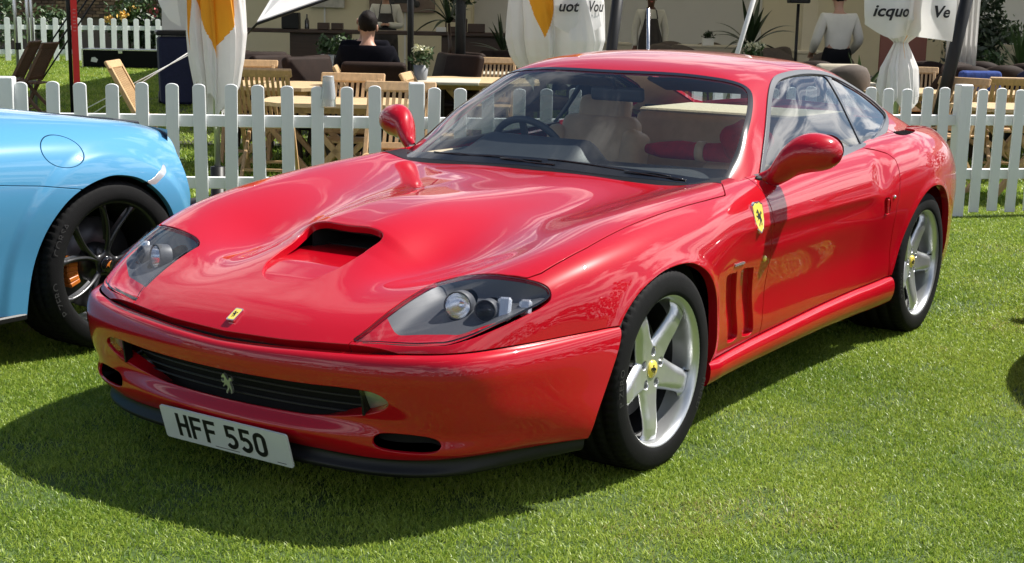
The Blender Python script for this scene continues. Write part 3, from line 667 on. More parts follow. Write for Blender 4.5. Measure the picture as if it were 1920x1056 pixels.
# ---- headlights: glass cover over a two-tone housing with lamps
hs = shell.clip(sd_head(shell.V) + .0035)
for sg in (1, -1):
    h = hs.clip(-sg*hs.V[:, 0])
    hl = h.offset(-.001).flange(.006, .0015).build('headlight', GLASSL, car)
    hb = h.clip(sd_head(h.V) + .004)
    dep = .045*np.sin(np.clip(-sd_head(hb.V)/.055, 0, 1)*np.pi/2); bowl = Surf(hb.V - hb.N*(.008 + dep)[:, None], hb.N, hb.F)
    LAMPS = ((.616, -.660, .598, .037), (.701, -.645, .592, .029)); aim = Vector((sg*.30, -1, .10)).normalized(); an_ = np.array(aim)
    for (px, py, pz, r_) in LAMPS:
        rel = bowl.V - np.array((sg*px, py, pz)); ax_ = rel @ an_
        bowl = bowl.clip(r_*1.08 - np.linalg.norm(rel - ax_[:, None]*an_, axis=1))
    ln = np.interp(np.abs(bowl.V[:, 0]), [.44, .50, .53, .57, .61, .68, .742, .80], [-.80, -.80, -.79, -.775, -.762, -.735, -.69, -.63])
    plain = lambda S_, nm, mt: link(nm, np_mesh(nm, S_.V, S_.F), mt, hl)
    plain(bowl.clip(ln - bowl.V[:, 1]), 'lamp_housing', LAMPGREY)
    plain(bowl.clip(bowl.V[:, 1] - ln), 'housing_nose', RED)
    rim = h.clip(-(sd_head(h.V) + .0065)); rim.offset(.0006).build('headlight_seal', GLOSSBLACK, hl)
    Q = aim.to_track_quat('Z', 'Y').to_matrix().to_4x4()
    for (px, py, pz, r_) in LAMPS:
        M = Matrix.Translation((sg*px, py, pz)) @ Q
        m = MB(); m.lathe([(r_*1.12, -.03), (r_*1.14, .012), (r_*1.05, .016), (r_*1.0, .010)], 28); bmesh.ops.transform(m.bm, matrix=M, verts=m.bm.verts); m.build('lamp_bezel', LAMPGREY, hl)
        m = MB(); m.lathe([(r_*1.0, .010), (r_*.86, -.012), (r_*.6, -.032), (r_*.25, -.042), (.0001, -.043)], 28); bmesh.ops.transform(m.bm, matrix=M, verts=m.bm.verts); m.build('lamp_reflector', REFLC if r_ > .03 else SMOKE, hl)
        m = MB(); m.ball((0, 0, -.022), r_*.36, 14, 10); bmesh.ops.transform(m.bm, matrix=M, verts=m.bm.verts); m.build('lamp_bulb', GLASSL, hl)
    aim2 = Vector((sg*.35, -.8, .45)).normalized(); Q2 = aim2.to_track_quat('Z', 'Y').to_matrix().to_4x4()
    for (px, py, pz, wx, wy) in ((.742, -.615, .596, .040, .072), (.784, -.570, .598, .036, .050)):
        M = Matrix.Translation((sg*px, py, pz)) @ Q2
        m = MB(); m.box((0, 0, 0), (wx, wy, .02), bev=.008)
        bmesh.ops.transform(m.bm, matrix=M, verts=m.bm.verts); m.build('turn_signal', SILVER, hl)
        m = MB()
        for i in range(6): m.box((-wx/2 + wx*(i+.5)/6, 0, .012), (wx/8, wy*.9, .006))
        bmesh.ops.transform(m.bm, matrix=M, verts=m.bm.verts); m.build('lens_ribs', GLASSL, hl)
# ---- scoop: red ramp, then the dark duct under the lip
xs = np.linspace(-.19, .19, 39); ys2 = np.linspace(-.80, -.20, 60); rows = []
for y in ys2:
    zb_ = np.interp(y, [-.80, -.7, -.6, -.5, -.43, -.33, -.20], [.588, .619, .6445, .6595, .665, .663, .640])
    rows.append([(x, y, zb_ - .05*x*x - .0055 - .003*sstep(-.62, -.5, y)) for x in xs])
fl_ = Surf.grid(np.array(rows)); fl_ = fl_ if fl_.N[:, 2].mean() > 0 else Surf.grid(np.array(rows), flip=True)
fl_ = fl_.clip(fl_.V[:, 1] + .34); fl_.clip(np.minimum(sdpoly(MOUTH, fl_.V[:, 0], fl_.V[:, 1]) - .012, np.maximum(np.abs(fl_.V[:, 0]) - .155, -.44 - fl_.V[:, 1]))).build('scoop_ramp', RED, car)
m = MB(); m.box((0, -.275, .709), (.29, .22, .003)); m.box((0, -.18, .68), (.30, .006, .07)); m.box((.150, -.30, .68), (.005, .24, .06)); m.box((-.150, -.30, .68), (.005, .24, .06)); m.box((0, -.26, .655), (.30, .17, .006))
m.build('scoop_duct', DARK, car)
# ---- sills, floor, wheel-arch liners
for sg in (1, -1):
    ys_ = np.linspace(.43, 2.115, 60); rows = []
    zt = np.interp(ys_, [.3, .46, .9, 1.4, 1.9, 2.15], [.255, .259, .271, .289, .306, .322]) - .003
    xo = np.array([np.interp(zt[i], [.2, .3, .44], [ev(_AX[8], y), ev(_AX[7], y), ev(_AX[6], y)]) for i, y in enumerate(ys_)])
    endf = sstep(.43, .50, ys_)
    for k, (dx, dz) in enumerate(((-.03, .0), (.004, -.001), (.020, -.009), (.028, -.026), (.029, -.05), (.022, -.078), (.008, -.098), (-.05, -.108))):
        zz = zt + dz*np.interp(ys_, [.43, 1.2, 2.1], [.80, .95, 1.15]); rows.append(np.stack([sg*(xo + dx*(.55+.45*endf)), ys_, zz], 1))
    P_ = tensor(np.array(rows).transpose(1, 0, 2), 60, 40); S_ = Surf.grid(P_, flip=(sg < 0))
    if S_.N[len(S_.N)//2, 0]*sg < 0: S_ = Surf.grid(P_, flip=(sg > 0))
    o_ = S_.build('sill', RED, car)
    for e_ in (0, -1):
        q = P_[e_]; c_ = q.mean(0); m = MB()
        vv = [m.bm.verts.new(p) for p in q]; m.bm.faces.new(vv); m.build('sill_end', RED, o_)
m = MB(); m.box((0, 1.25, .18), (1.62, 1.62, .03)); m.box((0, -.55, .19), (1.30, .45, .03)); m.box((0, 3.1, .2), (1.4, .6, .03)); m.box((0, 1.3, .21), (1.1, 3.9, .04)); m.build('floor_pan', DARK, car)
for yc, r_, xi in ((.03, .40, .60), (2.49, .42, .55)):
    for sg in (1, -1):
        m = MB(); a_ = np.linspace(-.12, math.pi+.12, 24)
        o1 = [m.bm.verts.new((sg*.862, yc + r_*math.cos(t), .30 + r_*math.sin(t))) for t in a_]; i1 = [m.bm.verts.new((sg*xi, yc + r_*math.cos(t), .30 + r_*math.sin(t))) for t in a_]
        for i in range(23): m.bm.faces.new((o1[i], o1[i+1], i1[i+1], i1[i]))
        m.bm.faces.new(i1); m.build('wheel_arch_liner', DARK, car)

# ---- mirrors: egg-shaped shells on a swept arm
def mirror_mesh(sg):
    # sections along the mirror's own length, from the foot on the door to the blunt outer end
    ctl = [((.802, .960, .826), .022, .030), ((.830, .982, .842), .031, .034), ((.852, 1.003, .864), .054, .056), ((.878, 1.024, .893), .074, .070), ((.912, 1.042, .920), .080, .074),
           ((.955, 1.055, .934), .085, .074), ((1.003, 1.064, .937), .080, .067), ((1.038, 1.070, .938), .062, .052), ((1.060, 1.074, .938), .035, .030), ((1.069, 1.076, .937), .004, .004)]
    C_ = catmull([c for c, _, _ in ctl], 5, False); W_ = catmull([(w, h) for _, w, h in ctl], 5, False)
    n = 28; V = []; F = []
    for (x, y, z), (w, h) in zip(C_, np.maximum(W_, .003)):
        for j in range(n):
            a = 2*math.pi*j/n; cx, sx_ = math.cos(a), math.sin(a)
            back = .55 if cx > 0 else 1.0          # flatter on the glass side
            V.append((sg*x, y + w*cx*back, z + h*sx_))
    k = len(C_)
    for i in range(k-1):
        for j in range(n):
            q = (i*n+j, i*n+(j+1) % n, (i+1)*n+(j+1) % n, (i+1)*n+j); F.append(q if sg > 0 else q[::-1])
    return np_mesh('door_mirror', V, F)
for sg in (1, -1):
    o = link('door_mirror', mirror_mesh(sg), RED, car)
    m = MB(); m.lathe([(.0001, .0), (.062, .0), (.066, -.003)], 24, axis='y'); 
    for v in m.bm.verts: v.co = Vector((sg*(1.0 + v.co.x*.95), 1.106 + v.co.y, .945 + v.co.z*.85))
    m.build('mirror_glass', CHROME, o)
    m = MB(); m.box((sg*.806, .965, .818), (.02, .10, .06), bev=.008); m.build('mirror_foot', BLACK, o)

# ---- wipers, badges, number plate, handle
def glass_z(x, y):
    i = int(np.clip(round((y - .45)/.012), 0, len(yG)-1)); return float(np.interp(-x, -XG[i], ZG[i]))
for (x0, x1) in ((.02, -.52), (.56, .04)):
    by = lambda x, k=.020: (x, float(WSB(np.array([x]))[0]) + k, glass_z(x, float(WSB(np.array([x]))[0]) + k) + .0035)
    m = MB(); m.tube([by(x0 + (x1-x0)*t, .016 + .012*t) for t in np.linspace(0, 1, 9)], .0024, 6); m.tube([by(x0 + (x1-x0)*t, .006 + .018*t) for t in np.linspace(-.12, .35, 7)], .0032, 6); m.build('wiper', GLOSSBLACK, car)
def outline(poly, h0, h1, M, name, material, parent):
    m = MB(); m.prism(poly, h0, h1, M); return m.build(name, material, parent)
# rearing horse, head to the left, drawn once in a unit box
HORSE = [(.30,.98),(.22,.90),(.10,.83),(.08,.77),(.16,.75),(.27,.79),(.31,.72),(.28,.62),(.14,.60),(.03,.66),(.0,.62),(.10,.52),(.26,.52),(.18,.42),(.08,.36),(.10,.31),(.26,.40),(.36,.46),(.50,.36),(.44,.24),(.30,.14),(.26,.04),(.34,.0),(.40,.08),(.58,.22),(.64,.34),(.72,.20),(.66,.08),(.72,.02),(.82,.12),(.84,.28),(.78,.46),(.74,.58),(.86,.70),(.98,.66),(.96,.78),(.86,.84),(.74,.76),(.66,.66),(.54,.74),(.46,.86),(.38,.94)]
def frame(origin, xdir, ydir):
    x = Vector(xdir).normalized(); y = Vector(ydir); y = (y - x*y.dot(x)).normalized(); z = x.cross(y)
    M = Matrix((x, y, z)).transposed().to_4x4(); M.translation = Vector(origin); return M
def horse(M, w, h, t0, t1, material, parent, name='horse_emblem', cx=0, cy=0):
    return outline([((x-.5)*w + cx, (y-.5)*h + cy) for x, y in HORSE], t0, t1, M, name, material, parent)
def rrect(w, h, r, n=4):
    P_ = []
    for cx, cy, a0 in ((w/2-r, h/2-r, 0), (-w/2+r, h/2-r, 90), (-w/2+r, -h/2+r, 180), (w/2-r, -h/2+r, 270)):
        for i in range(n+1): a = math.radians(a0 + 90*i/n); P_.append((cx + r*math.cos(a), cy + r*math.sin(a)))
    return P_
Mb = frame((0, -.929, .5315), (1, 0, 0), (0, .055, .033))
b_ = outline(rrect(.031, .052, .004), -.004, .003, Mb, 'bonnet_badge', CHROME, car)
outline(rrect(.024, .045, .003), .003, .0036, Mb, 'badge_face', YELLOW, b_); horse(Mb, .017, .028, .0036, .0042, PLATEBLACK, b_)
Mg = frame((0, -.963, .331), (1, 0, 0), (0, -.25, 1)); horse(Mg, .046, .068, -.004, .004, SILVER, car, 'grille_horse')
def shield_poly(w, h): return [(x*w, y*h) for x, y in ((-.5,.40),(-.34,.44),(-.20,.50),(0,.46),(.20,.50),(.34,.44),(.5,.40),(.49,.1),(.42,-.15),(.28,-.36),(0,-.5),(-.28,-.36),(-.42,-.15),(-.49,.1))]
for sg in (1, -1):
    Ms = frame((sg*.9005, .742, .724), (0, sg*1.0, 0), (-sg*.24, .12, 1))
    sh = outline(shield_poly(.085, .115), -.006, .003, Ms, 'wing_shield', CHROME, car)
    outline(shield_poly(.076, .105), .003, .0038, Ms, 'shield_face', YELLOW, sh); horse(Ms, .046, .064, .0038, .0046, PLATEBLACK, sh)
    ind = MB(); ind.ball((sg*.899, .818, .566), .013, 12, 8, (.6, 1, .9)); ind.build('side_indicator', YELLOW, car)
    m = MB()
    for i in range(8): m.box((sg*(.9175 - .0012*i), .535 + .0125*i, .583 - .0005*i), (.004, .008, .006 if i % 2 else .009))
    m.build('script_badge', SILVER, car)
m = MB(); pc = Vector((0, -.979, .175)); Mp = frame(pc, (1, 0, 0), (0, -.28, .96))
pl = outline(rrect(.52, .111, .008), -.003, .003, Mp, 'number_plate', PLATEWHITE, car)
def stroke(pts, w):
    """flat letter stroke along a centre line"""
    p = np.array(pts, float); n = len(p); L_, R_ = [], []
    for i in range(n):
        a = p[i]-p[i-1] if i else p[1]-p[0]; b = p[i+1]-p[i] if i < n-1 else a
        a = a/np.linalg.norm(a); b = b/np.linalg.norm(b); t = a+b; t /= np.linalg.norm(t); nn = np.array([-t[1], t[0]]); k = w/2/max(.5, nn @ np.array([-a[1], a[0]]))
        L_.append(p[i]+nn*k); R_.append(p[i]-nn*k)
    return [[tuple(L_[i]), tuple(R_[i]), tuple(R_[i+1]), tuple(L_[i+1])] for i in range(n-1)]
def arc(cx, cy, rx, ry, a0, a1, n=8): return [(cx + rx*math.cos(math.radians(a0+(a1-a0)*i/n)), cy + ry*math.sin(math.radians(a0+(a1-a0)*i/n))) for i in range(n+1)]
def plate_char(ch):     # 50 x 79 cell, stroke 14, in millimetres
    if ch == 'H': return [stroke([(7,0),(7,79)],14), stroke([(43,0),(43,79)],14), stroke([(14,40),(36,40)],13)]
    if ch == 'F': return [stroke([(7,0),(7,79)],14), stroke([(14,72.5),(48,72.5)],13), stroke([(14,41),(42,41)],13)]
    if ch == '5': return [stroke([(46,72.5),(9,72.5)],13), stroke([(10.5,78),(10.5,38)],13), stroke(arc(24,25.5,19,19,128,-145,16),13.5)]
    if ch == '0':
        c_ = arc(25,58,18,14.5,0,180)+arc(25,21,18,14.5,180,360)
        return [stroke(c_+[c_[0], c_[1]],13.5)]
    return []
x_ = -.260 + .062
for ch in 'HFF 550':
    if ch == ' ': x_ += .026; continue
    m = MB()
    for i, P_ in enumerate(sum(plate_char(ch), [])): m.prism([(x_ + a*.001, -.0395 + b*.001) for a, b in P_], .003, .0036 + .0001*i, Mp)
    m.build('plate_letter', PLATEBLACK, pl); x_ += .0585
m = MB(); m.prism([(-.05, -.0475), (.05, -.0475), (.05, -.0455), (-.05, -.0455)], .003, .0034, Mp); m.prism([(.2, -.0475), (.235, -.0475), (.235, -.0455), (.2, -.0455)], .003, .0034, Mp); m.build('plate_small_print', PLATEBLACK, pl)
for o in [c for c in car.children if c.name.startswith('door') and 'mirror' not in c.name]:
    sg = 1 if sum(v.co.x for v in o.data.vertices) > 0 else -1
    m = MB(); m.box((sg*.936, 1.995, .638), (.008, .020, .060), bev=.003); m.build('door_handle', RED, o)
    m = MB(); m.ball((sg*.941, 2.056, .672), .008, 10, 6); m.build('lock', CHROME, o)
# ------------------------------------------------------------------ wheels (axle along x, outer face towards +x)
TYRE = mat('tyre_rubber', (.0065, .0065, .007), rough=.75, var=.25, vscale=18, bump=.10, bscale=220, spec=.14)
DISC = mat('brake_disc', (.34, .34, .35), rough=.3, metal=.9, var=.1, vscale=60)
ORANGE = mat('orange_caliper', (.58, .16, .02), rough=.4, coat=.4)
RIMDARK = mat('dark_rim', (.035, .036, .038), rough=.32, metal=.6, coat=.3)
RIMEDGE = mat('rim_edge_metal', (.30, .30, .31), rough=.3, metal=.8)
LETTER = mat('lettering_grey', (.020, .020, .021), rough=.6)
def tyre_mesh(R_, rb, w, nb=72):
    """tyre with four grooves round the tread and cross cuts on the shoulders"""
    hw = w/2; g = []
    side = [(-hw*.86, rb-.004), (-hw*.97, rb+.006), (-hw*1.0, rb+.020), (-hw*1.01, rb+(R_-rb)*.45), (-hw*.985, rb+(R_-rb)*.70), (-hw*.93, rb+(R_-rb)*.88), (-hw*.87, R_-.006), (-hw*.80, R_-.0025)]
    tread = []
    for gx in (-.60, -.22, .22, .60):
        c = gx*hw; tread += [(c-.006, R_-.0008*abs(gx)), (c-.0045, R_-.008), (c+.0045, R_-.008), (c+.006, R_-.0008*abs(gx))]
    prf = side + tread + [(-x, r) for x, r in side[::-1]]
    prf = np.array(prf); n = nb*4; th = np.arange(n)*2*np.pi/n; k = len(prf)
    r = np.repeat(prf[:, 1][:, None], n, 1); x = np.repeat(prf[:, 0][:, None], n, 1)
    cutrow = (np.abs(prf[:, 0]) > .26*hw) & (prf[:, 1] > R_-.0075)
    j = np.arange(n); r = r - np.where(cutrow[:, None] & ((j % 4) == 0)[None], .0055, 0)
    ribs = (prf[:, 1] > rb+.012) & (prf[:, 1] < R_-.02); x = x*(1 + np.where(ribs[:, None], .010*np.sign(np.sin(prf[:, 1]*520))[:, None]*.5, 0))
    # raised ribs of the sidewall
    V = np.stack([x, r*np.cos(th), r*np.sin(th)], 2).reshape(-1, 3); I = np.arange(k*n).reshape(k, n); J = np.roll(I, -1, 1)
    F = np.stack([I[:-1], J[:-1], J[1:], I[1:]], 2).reshape(-1, 4)
    return np_mesh('tyre', V, F)
def rim_face(rmax, hub_r, wfun, hfun, crown, nsp, depth, r0=.02, extra=None, nr=64, nt=400):
    """spoked disc: polar sheet with the windows cut out, edges rolled inwards"""
    r = np.linspace(r0, rmax, nr); t = np.linspace(0, 2*np.pi, nt); Rr, T = np.meshgrid(r, t, indexing='ij')
    def fld(y, z):
        rr = np.hypot(y, z); a = np.arctan2(z, y); ds = []
        for off in ((0,) if extra is None else extra):
            o_ = off(rr) if callable(off) else off
            ph = (a - o_ + np.pi/nsp) % (2*np.pi/nsp) - np.pi/nsp; ds.append(np.abs(rr*np.sin(ph)) - wfun(rr))
        d = np.minimum.reduce(ds); dh = rr - hub_r
        k = .018; h = np.clip(.5 + .5*(dh-d)/k, 0, 1); return dh*(1-h) + d*h - k*h*(1-h), rr
    Y, Z = Rr*np.cos(T), Rr*np.sin(T); d, rr = fld(Y, Z)
    X = hfun(rr) + crown*np.sin(np.clip(-d/.030, 0, 1)*np.pi/2)
    X = X - .006*np.exp(d/.004)
    S_ = Surf.grid(np.stack([X, Y, Z], 2))
    if S_.N[:, 0].mean() < 0: S_ = Surf.grid(np.stack([X, Y, Z], 2), flip=True)
    S_ = S_.clip(fld(S_.V[:, 1], S_.V[:, 2])[0])
    return S_, depth
def silver_wheel(R_, w, label=None):
    """five broad rounded spokes in a deep lip"""
    o = bpy.data.objects.new('wheel', None); col.objects.link(o); hw = w/2 - .008
    link('tyre', tyre_mesh(R_, .236, w), TYRE, o)
    m = MB(); L_ = hw
    m.lathe([(.243, L_-.012), (.2475, L_-.004), (.2465, L_+.003), (.242, L_+.004), (.236, L_-.002), (.231, L_-.010), (.2275, L_-.024), (.2255, L_-.055), (.222, L_-.085)], 96, axis='x'); rm = m.build('rim', SILVER, o)
    m = MB(); m.lathe([(.222, L_-.085), (.214, -.02), (.214, -hw+.02), (.24, -hw)], 64, axis='x'); m.build('barrel', RIMDARK, o)
    wf = lambda r: np.interp(r, [.02, .06, .085, .11, .14, .17, .195, .212, .222, .23], [.066, .061, .0550, .0490, .0440, .0410, .0395, .041, .047, .053])
    hf = lambda r: np.interp(r, [.02, .05, .08, .12, .16, .19, .21, .2255], [L_-.054, L_-.052, L_-.050, L_-.043, L_-.034, L_-.030, L_-.031, L_-.036])
    S_, dp = rim_face(.2262, .080, wf, hf, .012, 5, .03)
    a0 = math.radians(ROT)
    for i in range(5):
        an = 2*math.pi*(i+.5)/5; cy, cz = .0575*math.cos(an), .0575*math.sin(an)
        S_ = S_.clip(.0175 - np.hypot(S_.V[:, 1]-cy, S_.V[:, 2]-cz))
    S_ = S_.flange(.034, .004, lambda q: np.hypot(q[:, 1], q[:, 2]) < .2245)
    sp = S_.build('spokes', SILVER, o)
    m = MB()
    for i in range(5):
        an = 2*math.pi*(i+.5)/5; m.lathe([(.0115, L_-.12), (.0115, L_-.082), (.007, L_-.076), (.0001, L_-.076)], 10, c=(0, .0535*math.cos(an), .0535*math.sin(an)), axis='x')
    m.build('lug_bolt', DISC, o)
    m = MB(); m.lathe([(.0285, L_-.055), (.0290, L_-.040), (.027, L_-.0365), (.0001, L_-.0345)], 32, axis='x'); cp = m.build('centre_cap', YELLOW, o)
    Mh = frame((L_-.0345, 0, 0), (0, 1, 0), (0, 0, 1)); horse(Mh, .026, .034, -.001, .0006, PLATEBLACK, cp, 'cap_horse')
    m = MB(); m.lathe([(.06, .0), (.166, .0), (.166, -.028), (.06, -.028)], 64, axis='x'); m.build('brake_disc', DISC, o)
    m = MB(); m.lathe([(.0001, .03), (.075, .028), (.08, -.05)], 32, axis='x'); m.build('hub', RIMDARK, o)
    m = MB()
    for a in np.linspace(.55*math.pi, .9*math.pi, 7)[:-1]:
        m.bar((-.012, .135*math.cos(a), .135*math.sin(a)), (-.012, .135*math.cos(a+.19), .135*math.sin(a+.19)), .05, .075, up=(0, math.cos(a), math.sin(a)), bev=.006)
    m.build('brake_caliper', LAMPGREY, o)
    for txt, a0 in (('PIRELLI', 2.9), ('P ZERO', 5.6)):
        me = text_mesh(txt, .034, bend=lambda x, y, z, a0=a0: ((w/2)*1.0125, (.272+y)*math.sin(a0 + x/.272), (.272+y)*math.cos(a0 + x/.272)))
        link('sidewall_lettering', me, LETTER, o)
    m = MB(); m.tube([(L_-.04, .10, -.19), (L_-.018, .098, -.186)], .0035, 8); m.build('valve', BLACK, o)
    return o
ROT = 0
def spin(o, a):         # turn a wheel about its own axle
    o.rotation_euler = (a, 0, 0)
wf_ = silver_wheel(.3235, .255); wf_.parent = car; wf_.location = (.816, .0, .322); wf_.rotation_euler = (math.radians(50), 0, 0)
wr_ = silver_wheel(.3265, .285); wr_.parent = car; wr_.location = (.800, 2.5, .325); wr_.rotation_euler = (math.radians(64), 0, 0)
for src, x, y, z, a in ((wf_, -.816, .0, .322, 20), (wr_, -.80, 2.5, .325, 50)):
    c = copy_tree(src, car); c.location = (x, y, z); c.rotation_euler = (math.radians(a), 0, math.pi)
# ------------------------------------------------------------------ inside the red coupe
def soft(name, material, parts, parent, lvl=2):
    """upholstery: bevelled blocks rounded off"""
    m = MB()
    for c, d, r, b in parts: m.box(c, d, r, bev=b, seg=3)
    o = m.build(name, material, parent, smooth=True); return o
# dashboard, one swept section with a hooded binnacle on the driver's side
xs = np.linspace(-.70, .70, 49); rows = []
for x in xs:
    hood = .075*(sstep(-.66, -.52, x)*(1-sstep(-.03, .07, x)))
    y0 = .73 + .10*(abs(x)/.7)**2
    p = [(x, y0, .812), (x, y0+.13, .820), (x, y0+.24, .826 + hood*.45), (x, y0+.33, .830 + hood*.98), (x, y0+.40, .828 + hood), (x, y0+.435, .80 + hood*.8), (x, y0+.42, .74), (x, y0+.40, .62), (x, y0+.38, .45)]
    rows.append(p)
P_ = tensor(np.array(rows), 90, 60); S_ = Surf.grid(P_)
if S_.N[len(S_.N)//2 + 5, 2] < 0: S_ = Surf.grid(P_, flip=True)
dash = S_.build('dashboard', DASH, car)
m = MB(); an = np.linspace(0, 2*math.pi, 41); Mw = Matrix.Translation((-.40, 1.26, .80)) @ Matrix.Rotation(math.radians(-66), 4, 'X')
m.tube([Mw @ Vector((.185*math.cos(a), .185*math.sin(a), 0)) for a in an], .0155, 10, caps=False)
for a in (math.radians(-90), math.radians(15), math.radians(165)): m.bar(Mw @ Vector((.05*math.cos(a), .05*math.sin(a), -.01)), Mw @ Vector((.18*math.cos(a), .18*math.sin(a), 0)), .03, .012)
m.ball(Mw @ Vector((0, 0, -.01)), .06, 16, 10, (1, .6, 1)); m.build('steering_wheel', DASH, car)
def seat(x):
    o = bpy.data.objects.new('seat', None); col.objects.link(o); o.parent = car
    soft('cushion', TAN, [((x, 1.52, .42), (.44, .50, .16), (math.radians(8), 0, 0), .05), ((x-.20, 1.52, .46), (.09, .46, .16), (math.radians(8), 0, 0), .04), ((x+.20, 1.52, .46), (.09, .46, .16), (math.radians(8), 0, 0), .04)], o)
    soft('backrest', TAN, [((x, 1.80, .70), (.40, .12, .52), (math.radians(-16), 0, 0), .05), ((x-.20, 1.78, .68), (.09, .17, .44), (math.radians(-16), 0, 0), .04), ((x+.20, 1.78, .68), (.09, .17, .44), (math.radians(-16), 0, 0), .04)], o)
    soft('headrest', TAN, [((x, 1.885, .965), (.26, .09, .155), (math.radians(-12), 0, 0), .035)], o)
    return o
seat(-.40)
o = bpy.data.objects.new('seat', None); col.objects.link(o); o.parent = car
soft('cushion', TAN, [((.40, 1.50, .42), (.46, .50, .16), (math.radians(8), 0, 0), .05)], o)
soft('backrest', TAN, [((.40, 1.74, .62), (.46, .13, .36), (math.radians(-20), 0, 0), .05)], o)
soft('luggage_shelf', TAN, [((.06, 2.44, .82), (.92, .58, .30), None, .05)], car)
m = MB(); m.box((.06, 2.44, .967), (.88, .54, .02), None, bev=.008); m.build('shelf_carpet', TANLIGHT, car)
for sg in (1, -1):
    m = MB(); m.box((sg*.70, 1.5, .62), (.05, 1.2, .42), bev=.02); m.build('door_card', TAN, car)
    m = MB(); m.box((sg*.66, 2.35, .78), (.06, .60, .22), bev=.02); m.build('quarter_panel', TAN, car)
    # soft lining of pillars and roof edge, following the roof shell from inside
lin = gs.clip(.03 - sdws(gs.V)); lin = lin.clip(-(sdt(lin.V) - .004)); lin = lin.clip(.02 - sdr(lin.V)); lin = lin.clip(np.maximum(lin.V[:, 1] - 2.98, np.where(lin.V[:, 1] > 2.5, np.abs(lin.V[:, 0]) - .70, -1.))); lin = lin.clip(.86 - lin.V[:, 2])
L2 = lin.offset(-.014); Surf(L2.V, -L2.N, L2.F[:, ::-1]).build('headlining', TAN, car)
m = MB(); m.box((0, 1.5, .30), (1.4, 1.7, .04)); m.box((0, 1.55, .46), (.22, 1.0, .28), bev=.03); m.box((0, .80, .50), (1.4, .05, .50)); m.box((0, 2.75, .70), (1.3, .05, .5)); m.build('cabin_floor', DASH, car)
m = MB(); m.box((-.03, 1.345, 1.088), (.25, .035, .060), (math.radians(8), 0, 0), bev=.015, seg=3); m.tube([(-.03, 1.33, 1.11), (-.03, 1.29, 1.165)], .008, 6); m.build('inside_mirror', DASH, car)
m = MB()
for sg in (1, -1): m.box((sg*.30, 1.44, 1.135), (.40, .18, .015), (math.radians(-16), 0, 0), bev=.006)
m.build('sun_visor', DASH, car)
# red cloth roll strapped on the passenger side, and a soft red bag
t = empty('cloth_roll', (.20, 1.70, .80), 0, 'rolled red cloth with a tan strap lying inside the red coupe behind the windscreen', 'cloth')
m = MB(); pts = [(-.28, .02, .03), (-.2, .0, .032), (-.1, -.005, .038), (0, .0, .036), (.1, .0, .040), (.2, .0, .036), (.27, .01, .03)]
m.tube(pts, [.022, .036, .042, .038, .043, .038, .024], 14); m.build('roll', REDCLOTH, t)
m = MB(); m.tube([(-.02, .0, .036), (.02, .0, .036)], .046, 16); m.build('strap', TAN, t)
m = MB(); m.ball((0, 0, 0), .10, 20, 14, (1.15, .8, .85))
for v in m.bm.verts: v.co *= 1 + .07*math.sin(v.co.x*60 + v.co.z*25) + .05*math.sin(v.co.y*70 - v.co.z*40)
tag(m.build('cloth_bag', REDCLOTH, None, (.42, 1.66, .90)), 'crumpled red cloth bag on the passenger seat of the red coupe', 'bag')
# ------------------------------------------------------------------ light-blue sports car beside it: the rear part that the place shows, up to the doors
BLUE = paint('blue_paint', (.080, .275, .47))
CARBON = mat('carbon_black', (.02, .021, .023), rough=.25, coat=.6)
bcar = empty('blue_sports_car', (-2.572, .022, 0), 0, 'light blue sports car with black wheels parked left of the red coupe', 'car')
B_X = [None, [(-2.4,.38),(.8,.36)], [(-2.4,.56),(-1,.66),(-.4,.705),(0,.72),(.4,.695),(.6,.65),(.8,.58)],
 [(-2.4,.78),(-1,.855),(-.4,.885),(0,.895),(.3,.865),(.5,.815),(.8,.70)], [(-2.4,.86),(-1,.90),(-.5,.93),(-.2,.95),(0,.956),(.3,.935),(.5,.885),(.8,.77)],
 [(-2.4,.85),(-1,.885),(-.45,.915),(0,.95),(.3,.925),(.5,.875),(.8,.755)], [(-2.4,.80),(-1,.85),(-.4,.90),(0,.93),(.5,.85),(.8,.73)]]
B_Z = [[(-2.4,1.12),(-1.5,1.13),(-.9,1.08),(-.4,1.02),(0,.965),(.4,.895),(.62,.85),(.8,.80)], [(-2.4,1.10),(-1.5,1.11),(-.9,1.06),(-.45,1.012),(-.16,.984),(.05,.952),(.22,.905),(.4,.88),(.62,.84),(.8,.79)],
 [(-2.4,.97),(-1,.965),(-.4,.955),(0,.938),(.25,.918),(.40,.893),(.5,.862),(.65,.82),(.8,.77)], [(-2.4,.83),(-1,.85),(-.4,.855),(0,.845),(.3,.82),(.5,.785),(.8,.72)],
 [(-2.4,.66),(-.4,.675),(0,.69),(.4,.67),(.8,.62)], [(-2.4,.45),(.8,.45)], [(-2.4,.19),(.8,.19)]]
bx_ = [None] + [prof(k, .05) for k in B_X[1:]]; bz_ = [prof(k, .04) for k in B_Z]
def bprof(tab, y):      # the profile tables start at -1.6: extend to the front linearly
    return np.where(y < -1.6, tab[0] + (tab[1]-tab[0])*(y+1.6)/.01, np.interp(y, YD, tab))
yB = np.concatenate([np.arange(-2.3, -.7, .03), np.arange(-.7, .80, .009)]); Pk = np.zeros((len(yB), 7, 2))
for j in range(7):
    if j: Pk[:, j, 0] = bprof(bx_[j], yB)
    Pk[:, j, 1] = bprof(bz_[j], yB)
Sb = nat_spline(Pk, 145, 'sym')
Xb = np.concatenate([Sb[:, ::-1, 0], -Sb[:, 1:, 0]], 1); Zb = np.concatenate([Sb[:, ::-1, 1], Sb[:, 1:, 1]], 1); Yb = np.repeat(yB[:, None], Xb.shape[1], 1)
